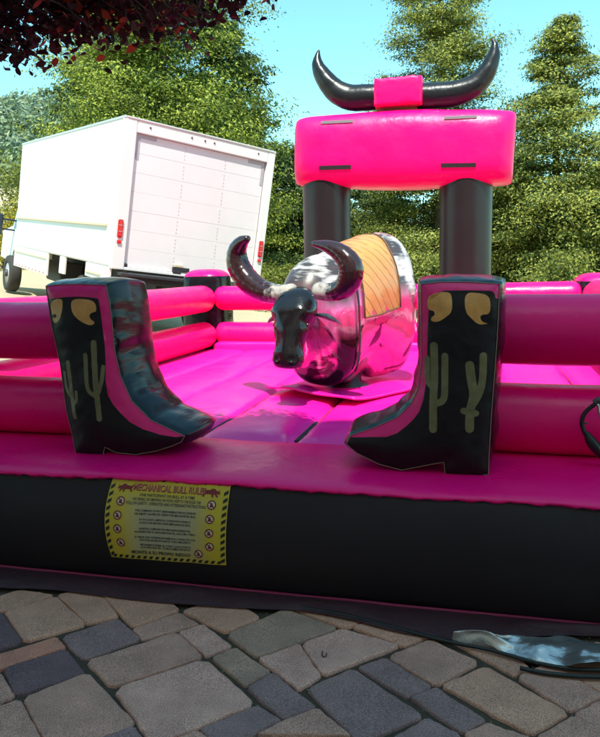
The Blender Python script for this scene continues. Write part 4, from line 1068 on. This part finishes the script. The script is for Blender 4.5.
# chassis
mb = MB(); mb.box((.2, -.45, -.35), (7.6, -.35, -.06)); mb.box((.2, .35, -.35), (7.6, .45, -.06)); mb.box((3.6, .5, -.55), (4.6, .95, -.15), .04); tme(mb, 'chassis', mat('chassis_black', (.02, .02, .02), .6))
tyre = mat('tyre_rubber', (.035, .033, .030), .8, bump=[(60, .4, .01)]); rimm = mat('steel_rim', (.55, .54, .52), .4, metal=.5); hubm = mat('hub_dark', (.05, .05, .05), .5)
def wheel(x, y, side, R0=.41):
    M_ = Matrix.Translation((x, y, GZ+R0)) @ Matrix.Rotation(R(-90*side), 4, 'X')
    w_ = MB(); w_.lathe([(R0*.60, -.24), (R0*.93, -.24), (R0, -.20), (R0, -.04), (R0*.95, 0), (R0*.70, .012), (R0*.62, 0), (R0*.60, -.05)], 36, M_); W = tm(w_, 'wheel', tyre, TR, True)
    r_ = MB(); r_.lathe([(R0*.62, -.015), (R0*.58, -.04), (R0*.50, -.07), (R0*.34, -.03), (R0*.30, -.02), (.001, -.02)], 30, M_); tm(r_, 'rim', rimm, W, True)
    r_ = MB(); r_.lathe([(R0*.2, -.03), (R0*.2, .03), (R0*.12, .05), (.001, .05)], 16, M_); tm(r_, 'hub', hubm, W, True)
    r_ = MB()
    for k in range(6):
        a = k*math.pi/3; r_.lathe([(.030, -.050), (.030, -.032)], 10, M_ @ Matrix.Translation((math.cos(a)*R0*.43, math.sin(a)*R0*.43, -.015)))
    tme(r_, 'hand_hole', hubm, W)
wheel(1.72, HW-.12, 1); wheel(1.72, -HW+.12, -1); wheel(6.9, HW-.06, 1); wheel(6.9, -HW+.10, -1)
# cab
mb = MB()
cabp = [(LL+.06, -.30), (LL+.06, .78), (LL+.25, .92), (LL+.95, .92), (LL+1.35, .42), (LL+2.35, .28), (LL+2.45, -.35), (LL+1.28, -.40), (LL+1.22, -.18), (LL+.95, -.02), (LL+.55, -.02), (LL+.28, -.18), (LL+.22, -.40)]
n = len(cabp); cw = 1.03
vs = [(x, cw, z) for x, z in cabp]+[(x, -cw, z) for x, z in cabp]
mb.add(vs, [tuple(range(n))[::-1], tuple(range(n, 2*n))]+[(i, (i+1) % n, n+(i+1) % n, n+i) for i in range(n)]); cab = tm(mb, 'cab', wht)
mb = MB(); mb.add([(LL+.45, cw+.004, .36), (LL+1.28, cw+.004, .36), (LL+.95, cw+.004, .82), (LL+.45, cw+.004, .82)], [(0, 1, 2, 3)]); tm(mb, 'side_window', mat('tinted_glass', (.03, .05, .06), .08), cab)
mb = MB(); mb.box((LL+1.15, cw, .30), (LL+1.22, cw+.34, .34), .01); mb.box((LL+1.15, cw, .52), (LL+1.22, cw+.34, .56), .01); mb.box((LL+1.08, cw+.28, .18), (LL+1.22, cw+.50, .66), .03); tm(mb, 'wing_mirror', mat('mirror_black', (.03, .04, .06), .3), cab)
mb = MB(); mb.box((LL+.50, cw, .22), (LL+.62, cw+.02, .25), .004); tm(mb, 'door_handle', hubm, cab)

# ------------------------------------------------------------------ vegetation
rng = np.random.default_rng(11)
def leafmesh(name, P, N, size, mat_, parent=None, aspect=.45, tri=False, jitter=.6):
    """P centres (n,3) in world, N approx facing (n,3), size (n,)"""
    n = len(P); N = N+rng.normal(0, jitter, (n, 3)); N /= np.linalg.norm(N, axis=1)[:, None]+1e-9
    A = rng.normal(0, 1, (n, 3)); A -= N*(A*N).sum(1)[:, None]; A /= np.linalg.norm(A, axis=1)[:, None]+1e-9; B = np.cross(N, A)
    s = size[:, None]
    if tri == 6:
        c_ = rng.normal(0, .12, (n, 1))*s
        V = np.stack([P-A*s*.5, P-A*s*.22-B*s*aspect*.42+N*s*.07, P+A*s*.15-B*s*aspect*.45+N*s*.07, P+A*s*.55+N*c_, P+A*s*.15+B*s*aspect*.45+N*s*.07, P-A*s*.22+B*s*aspect*.42+N*s*.07], 1); k = 6
    elif tri:
        V = np.stack([P-A*s*.5, P+A*s*.5-B*s*aspect*.5, P+A*s*.3+B*s*aspect*.6], 1); k = 3
    else:
        V = np.stack([P-A*s*.5, P-B*s*aspect*.5+N*s*.06, P+A*s*.5, P+B*s*aspect*.5+N*s*.06], 1); k = 4
    V = V.reshape(-1, 3)
    if parent is not None: V = V-np.array(WM[parent.name].translation)
    me = bpy.data.meshes.new(name); me.vertices.add(n*k); me.vertices.foreach_set('co', V.ravel())
    me.loops.add(n*k); me.loops.foreach_set('vertex_index', np.arange(n*k)); me.polygons.add(n); me.polygons.foreach_set('loop_start', np.arange(n)*k); me.polygons.foreach_set('loop_total', np.full(n, k))
    me.update(); return link(name, me, mat_, parent, False)
bark = mat('bark', (.10, .07, .05), .9, var=((.06, .045, .035), 8, .2, 6, (1, 1, .2)), bump=[(14, .8, .03, (1, 1, .2))])
fol_l = leafmat('bright_conifer_leaves', (.035, .08, .012), (.50, .56, .085), None, .42, .55)
fol_m = leafmat('yellow_green_conifer_leaves', (.035, .07, .015), (.50, .52, .11), None, .42, .6)
fol_d = leafmat('deep_green_conifer_leaves', (.020, .050, .018), (.16, .22, .04), None, .25, .4)
fol_b = leafmat('bush_leaves', (.09, .13, .02), (.34, .34, .06), None, .4, .6)
fol_h = leafmat('hazed_hill_leaves', (.11, .18, .13), (.36, .43, .24), None, .3, .1)  # distance haze put into the leaf colour as paler, bluish greens
def tree(name, x, y, top, rad, label, leaf, nbr=170, per=260, low=.5, seed=1, taper=.9, ls=.16, power=.8, lean=0., group=None, sx_=1.0, cat='tree', cone=1.0):
    """tapered trunk, limbs, crown of layered sprays. top = height above z=0"""
    rg = np.random.default_rng(seed); z0 = ground(x, y); T = empty(name, (x, y, z0), label, cat, group); H = top-z0
    mb = MB(); tr0 = .035*H*.6
    tp_ = [Vector((x+lean*t*H+.15*math.sin(t*5+seed)*t, y+.1*math.cos(t*4)*t, z0-.1+H*t)) for t in np.linspace(0, .97, 14)]
    mb.tube(tp_, [max(.02, tr0*(1-t)**.8) for t in np.linspace(0, .97, 14)], 10); mb.build('trunk', bark, T, True)
    Ps = []; Ns = []; Ss = []; lb = MB()
    for i in range(nbr):
        t = low+(1-low)*(i+rg.random())/nbr; t = min(t, .985); tt = (t-low)/(1-low)
        prof = (1-tt)**power*(.62+.38*math.sin(min(1, tt*3+.4)*math.pi/2)) if cone else math.sqrt(max(0, 1-(2*tt-.9)**2*.85))
        Rr = rad*max(.06, prof)*rg.uniform(.5, 1.16)
        az = rg.random()*2*math.pi; d = np.array([math.cos(az)*sx_, math.sin(az), 0])
        zb = z0+H*t; cx_ = x+lean*t*H; L = Rr
        drp = rg.uniform(-.30, .12)+.25*tt
        nseg = max(3, int(L/.35)); ends = []
        for s in range(nseg+1):
            f = s/nseg; p = np.array([cx_, y, zb])+d*L*f+np.array([0, 0, L*(drp*f+(.10*f*f))]); ends.append(p)
        if i % 2 == 0: lb.tube([Vector(p) for p in ends], [max(.006, .035*(1-f)) for f in np.linspace(0, 1, len(ends))], 5, False)
        m_ = int(per*(.35+.65*(L/rad)))
        f = rg.beta(2.0, 1.1, m_)*1.03; perp = np.array([-d[1], d[0], 0])
        wdt = (.10+.30*L)*np.sin(np.clip(f, 0.05, 1)*math.pi*.82)**.8
        lat_ = rg.normal(0, .45, m_)*wdt
        base_ = np.array([cx_, y, zb])+d*(L*f)[:, None]+np.array([0, 0, 1])*(L*(drp*f+.10*f*f))[:, None]
        # gather in little tufts
        nt_ = max(3, m_//55); tc_ = rg.integers(0, nt_, m_); tcen = base_[:nt_] + perp*lat_[:nt_, None]
        off = rg.normal(0, 1, (m_, 3))*np.array([.25, .25, .075])*(.55+.22*L)
        p = tcen[tc_]+off*1.15; p[:, 2] -= .10*np.abs(off[:, 0]+off[:, 1])
        Ps.append(p); nn = np.tile([0., 0., 1.], (m_, 1))+off*np.array([1.6, 1.6, 3.0])+d*.5; Ns.append(nn); Ss.append(rg.uniform(.6, 1.35, m_)*ls)
    lb.build('limbs', bark, T, True)
    leafmesh('crown', np.concatenate(Ps), np.concatenate(Ns), np.concatenate(Ss), leaf, T, .42, jitter=.5)
    return T
# tall trees directly behind the truck and the arch
def wx(px, Y, py=250): return at(px, py, Y=Y).x
def wz(px, py, Y): return at(px, py, Y=Y).z
tree('evergreen_tree', wx(170, 24), 24, wz(170, -110, 24), 5.0, 'broad bright green evergreen tree towering behind the white truck', fol_l, 270, 1050, .08, 3, ls=.12, power=.38)
tree('redwood_tree', wx(440, 27), 27, wz(440, -40, 27), 3.7, 'tall yellow-green conifer rising behind the horned arch beam', fol_m, 165, 1050, .06, 5, ls=.11, power=.42)
tree('redwood_tree', wx(556, 25), 25, wz(553, 18, 25), 3.7, 'pointed conifer with open crown at the right, behind the right rails', fol_m, 150, 1000, .08, 8, ls=.11, power=.8)
tree('redwood_tree', wx(632, 23), 23, wz(632, 120, 23), 2.8, 'shorter bright conifer at the right edge of the photo', fol_m, 150, 330, .1, 9, ls=.15, power=.6)
tree('dark_evergreen_tree', wx(300, 30), 30, wz(300, 150, 30), 2.8, 'dark green tree filling the gap between the truck and the left arch pillar', fol_d, 130, 330, .10, 12, ls=.18, power=.5)
tree('dark_evergreen_tree', wx(385, 31), 31, wz(385, 165, 31), 3.2, 'dark green tree seen between the two arch pillars behind the bull', fol_d, 150, 320, .1, 14, ls=.18, power=.5)
tree('dark_evergreen_tree', wx(505, 30), 30, wz(505, 150, 30), 3.0, 'dark understory tree between the two pointed conifers', fol_d, 140, 330, .05, 15, ls=.18, power=.5)
tree('dark_evergreen_tree', wx(585, 29), 29, wz(590, 175, 29), 3.2, 'dark understory tree low behind the pointed right conifer', fol_d, 130, 330, .04, 16, ls=.18, power=.5)
tree('dark_evergreen_tree', wx(455, 33), 33, wz(450, 190, 33), 3.4, 'dark tree low behind the right arch pillar', fol_d, 130, 320, .04, 17, ls=.18, power=.5)
tree('dark_evergreen_tree', wx(100, 30), 30, wz(100, 60, 30), 4.2, 'deep green tree behind the left side of the broad evergreen', fol_d, 150, 330, .1, 18, ls=.2, power=.45)
tree('dark_evergreen_tree', wx(232, 28), 28, wz(240, 20, 28), 3.6, 'deep green tree behind the right side of the broad evergreen', fol_d, 150, 330, .1, 19, ls=.2, power=.5)
# bushes
def bush(px, Y, w_, h_, leaf, label, seed, n=5200, ls=.10):
    rg = np.random.default_rng(seed); x = wx(px, Y); z0 = ground(x, Y); T = empty('bush', (x, Y, z0), label, 'bush')
    k = 26; cen = np.stack([x+rg.uniform(-w_, w_, k)*.75, Y+rg.uniform(-w_, w_, k)*.5, z0+h_*rg.uniform(.15, .85, k)], 1)
    r_ = rg.uniform(.2, .42, k)*h_*.7; a = rg.integers(0, k, n); d = rg.normal(0, 1, (n, 3)); d /= np.linalg.norm(d, axis=1)[:, None]
    p = cen[a]+d*(r_[a]*rg.uniform(.6, 1.1, n))[:, None]; p[:, 2] = np.maximum(p[:, 2], z0+.02)
    mb = MB()
    for i in range(6): mb.tube([(x, Y, z0-.05), tuple((np.array([x, Y, z0])+cen[i])/2+[0, 0, .1]), tuple(cen[i])], [.04, .025, .01], 5, False)
    mb.build('stem', bark, T, True)
    leafmesh('foliage', p, d+np.array([0, 0, .5]), rg.uniform(.6, 1.4, n)*ls, leaf, T)
bush(272, 19, 1.0, 1.25, fol_b, 'yellow-green bush just right of the truck tail light', 31)
bush(290, 20.5, 1.1, 1.3, fol_b, 'yellow-green bush against the left arch pillar', 32)
bush(283, 24, 1.6, 1.6, fol_d, 'dark bush below the distant white building', 33)
bush(3, 21, 1.2, 2.4, leafmat('yellow_bush_leaves', (.30, .26, .02), (.50, .42, .04), None, .4, .6), 'bright yellow bush beside the truck cab at the left edge', 34)
bush(24, 27, 1.3, 4.6, fol_b, 'tall yellow-green bush behind the truck cab', 35, 7000, .14)
bush(430, 21, 1.3, 1.9, fol_m, 'sunlit bush behind the right arch pillar', 36, 6000)
bush(562, 20, 1.2, 2.1, fol_m, 'low sunlit bush behind the far right corner post', 38, 6500)
# far building
fb = empty('far_building', (wx(283, 48), 48, ground(wx(283, 48), 48)), 'distant white building with rows of windows just right of the truck', 'building')
bx0, bx1 = wx(262, 48), wx(306, 48); bz = wz(283, 238, 48); z0 = ground(wx(283, 48), 48)
mb = MB(); mb.box((bx0, 48, z0-.3), (bx1, 54, bz), .05); mb.build('wall', mat('far_wall', (.70, .72, .74), .8), fb)
gl_ = mat('far_glass', (.10, .13, .17), .2)
for r_ in range(3):
    for c_ in range(6):
        xw = bx0+.35+(bx1-bx0-.6)*c_/6; zw = bz-.85-r_*1.0
        if zw > z0: mb = MB(); mb.box((xw, 47.97, zw), (xw+.30, 48.02, zw+.5), .01); mb.build('window', gl_, fb)
mb = MB(); mb.box((bx0-.1, 47.9, bz), (bx1+.1, 54.1, bz+.12), .02); mb.build('roof', mat('far_roof', (.5, .5, .5), .8), fb)
# far hillside at the left with its wood
hx_, hy_ = np.meshgrid(np.linspace(-150, -8, 40), np.linspace(62, 190, 36))
def hillz(x, y):
    px, py = pix((x, y, 10)); s = sstep(62, 150, y); 
    return 2+s*34*sstep(-15, -62, x)+2.5*s*ns(x*.03, y*.03)
hv = [(float(a), float(b_), hillz(float(a), float(b_))) for a, b_ in zip(hx_.ravel(), hy_.ravel())]
hf = [(j*40+i, j*40+i+1, (j+1)*40+i+1, (j+1)*40+i) for j in range(35) for i in range(39)]
tag(mk('hillside', hv, hf, mat('hill_grass', (.20, .24, .10), .95, var=((.12, .17, .07), .1, .3, 6))), kind='structure')
k = 420; cx_ = rng.uniform(-120, -22, k); cy_ = rng.uniform(62, 150, k); Ps = []; Ns = []; Ss = []
for i in range(k):
    r_ = rng.uniform(2.2, 4.2); zc = hillz(cx_[i], cy_[i])+r_*.8; n = 150; d = rng.normal(0, 1, (n, 3)); d /= np.linalg.norm(d, axis=1)[:, None]
    Ps.append(np.array([cx_[i], cy_[i], zc])+d*r_*np.array([1, 1, 1.2])*rng.uniform(.75, 1.08, (n, 1))); Ns.append(d+[0, 0, .5]); Ss.append(rng.uniform(.8, 1.8, n))
tag(leafmesh('hillside_wood', np.concatenate(Ps), np.concatenate(Ns), np.concatenate(Ss), fol_h), 'wood covering the far hillside at the left edge, its green paled to stand in for haze', 'wood', kind='stuff')

# ------------------------------------------------------------------ plum tree overhead
PT = empty('plum_tree', (-4.9, 2.0, -.03), 'purple-leaved plum tree whose branches hang over the top left of the view', 'tree')
mb = MB(); mb.tube([(-4.9, 2.0, -.1), (-4.8, 2.1, 1.0), (-4.6, 2.2, 2.0), (-4.3, 2.4, 2.8)], [.16, .13, .12, .09], 12); mb.build('trunk', bark, PT, True)
plumm = leafmat('plum_leaves', (.022, .006, .010), (.085, .020, .026), (.42, .06, .03), .45, 2.5)
low_px = [(-60, 70), (0, 64), (22, 62), (48, 52), (60, 58), (85, 44), (105, 48), (130, 42), (160, 40), (190, 36), (215, 24), (240, 14), (258, 3), (276, -8), (300, -14), (340, -22)]
def lowy(px): return float(np.interp(px, [p[0] for p in low_px], [p[1] for p in low_px]))
tw = MB(); Ps = []; Ns = []; Ss = []
rp_ = random.Random(5)
for i in range(250):
    px = rp_.uniform(-90, 305); Y = rp_.uniform(2.7, 3.25); lim = lowy(px)
    e = at(px, lim-rp_.random()**1.4*75-3, Y=Y*1.0)
    if i < 34: px = rp_.uniform(-10, 262); e = at(px, lowy(px)-rp_.uniform(0, 4), Y=Y)
    st_ = e+Vector((rp_.uniform(-.55, -.15), rp_.uniform(-.35, .15), rp_.uniform(.10, .38))); mid = (st_+e)/2+Vector((0, 0, rp_.uniform(.02, .07)))
    path = [Vector(p) for p in spline([tuple(st_), tuple(mid), tuple(e)], 4)]
    tw.tube(path, [.005*(1-.7*j/(len(path)-1)) for j in range(len(path))], 4, False)
    n = rp_.randint(20, 34)
    for j in range(n):
        f = rp_.random(); p = path[min(len(path)-1, int(f*(len(path)-1)+.5))]
        Ps.append(np.array(p)+np.random.default_rng(i*99+j).normal(0, .035, 3)+[0, 0, -.012]); Ns.append([rp_.uniform(-.5, .5), rp_.uniform(-.8, .2), .5]); Ss.append(rp_.uniform(.030, .060))
# the rest of the crown, outside the picture
nn_ = 15000; a = rng.uniform(0, 2*math.pi, nn_); r_ = np.sqrt(rng.uniform(0, 1, nn_))*2.0; h = rng.uniform(2.75, 3.62, nn_)
X_ = -3.6+r_*np.cos(a)*1.1; Y_ = 2.5+r_*np.sin(a)*.75; keep = Y_ < 3.15-.5*(h-2.7)
P_ = np.stack([X_, Y_, h], 1)[keep]
ok = []
for p in P_:
    qx, qy = pix(p); ok.append(not (-8 < qx < 640 and qy > lowy(min(max(qx, -60), 340))-2))
P_ = P_[np.array(ok)]
Ps = np.concatenate([np.array(Ps), P_]); Ns = np.concatenate([np.array(Ns), rng.normal(0, 1, (len(P_), 3))+[0, 0, .5]]); Ss = np.concatenate([np.array(Ss), rng.uniform(.045, .075, len(P_))])
# drop the few twig leaves that stray under the outline
leafmesh('crown', Ps, Ns, Ss, plumm, PT, .62, tri=6, jitter=.9)
for a_, b_ in (((-4.3, 2.4, 2.8), (-1.6, 3.0, 3.5)), ((-4.3, 2.4, 2.8), (-2.6, 2.2, 3.5)), ((-4.3, 2.4, 2.8), (-3.4, 3.3, 3.25)), ((-4.3, 2.4, 2.8), (-5.4, 1.8, 3.5))):
    a_, b_ = Vector(a_), Vector(b_); tw.tube([a_, (a_+b_)/2+Vector((0, 0, .12)), b_], [.06, .035, .012], 7, False)
tw.build('branches', bark, PT, True)

# ------------------------------------------------------------------ unseen house added behind the camera, sized to shade the foreground
PO = empty('added_shade_house', (0, -6, 0), 'added unseen cream house behind the viewpoint, shaped to shade the paving', 'house')
EY = -2.6; HT_ = 1.45+(4.05-EY)*math.tan(SUN_EL)/math.cos(SUN_AZ-math.pi)
hw_ = mat('cream_bounce_render', (.80, .62, .50), .85, var=((.74, .57, .45), 1.5, .3, 6), bump=[(20, .2, .01)])  # warm wall colour of the added house, chosen to bounce fill into the shade
mb = MB(); mb.box((-16, -12, -.03), (12, EY, HT_-.25), .02); mb.build('wall', hw_, PO)
mb = MB(); mb.box((-16.2, -12.2, HT_-.25), (12.2, EY+.02, HT_)); mb.build('roof', mat('shade_house_roof', (.30, .22, .18), .8), PO)
fr_ = mat('window_frame', (.7, .7, .68), .5); gs_ = mat('window_glass', (.03, .04, .05), .1)
for fl in range(4):
    for k in range(7):
        x = -14+k*3.9; z = 1.0+fl*3.1; mb = MB(); mb.box((x, EY-.05, z), (x+1.3, EY+.04, z+1.5), .01); f_ = mb.build('window', fr_, PO)
        mb = MB(); mb.box((x+.08, EY, z+.08), (x+1.22, EY+.045, z+1.42)); mb.build('pane', gs_, f_)
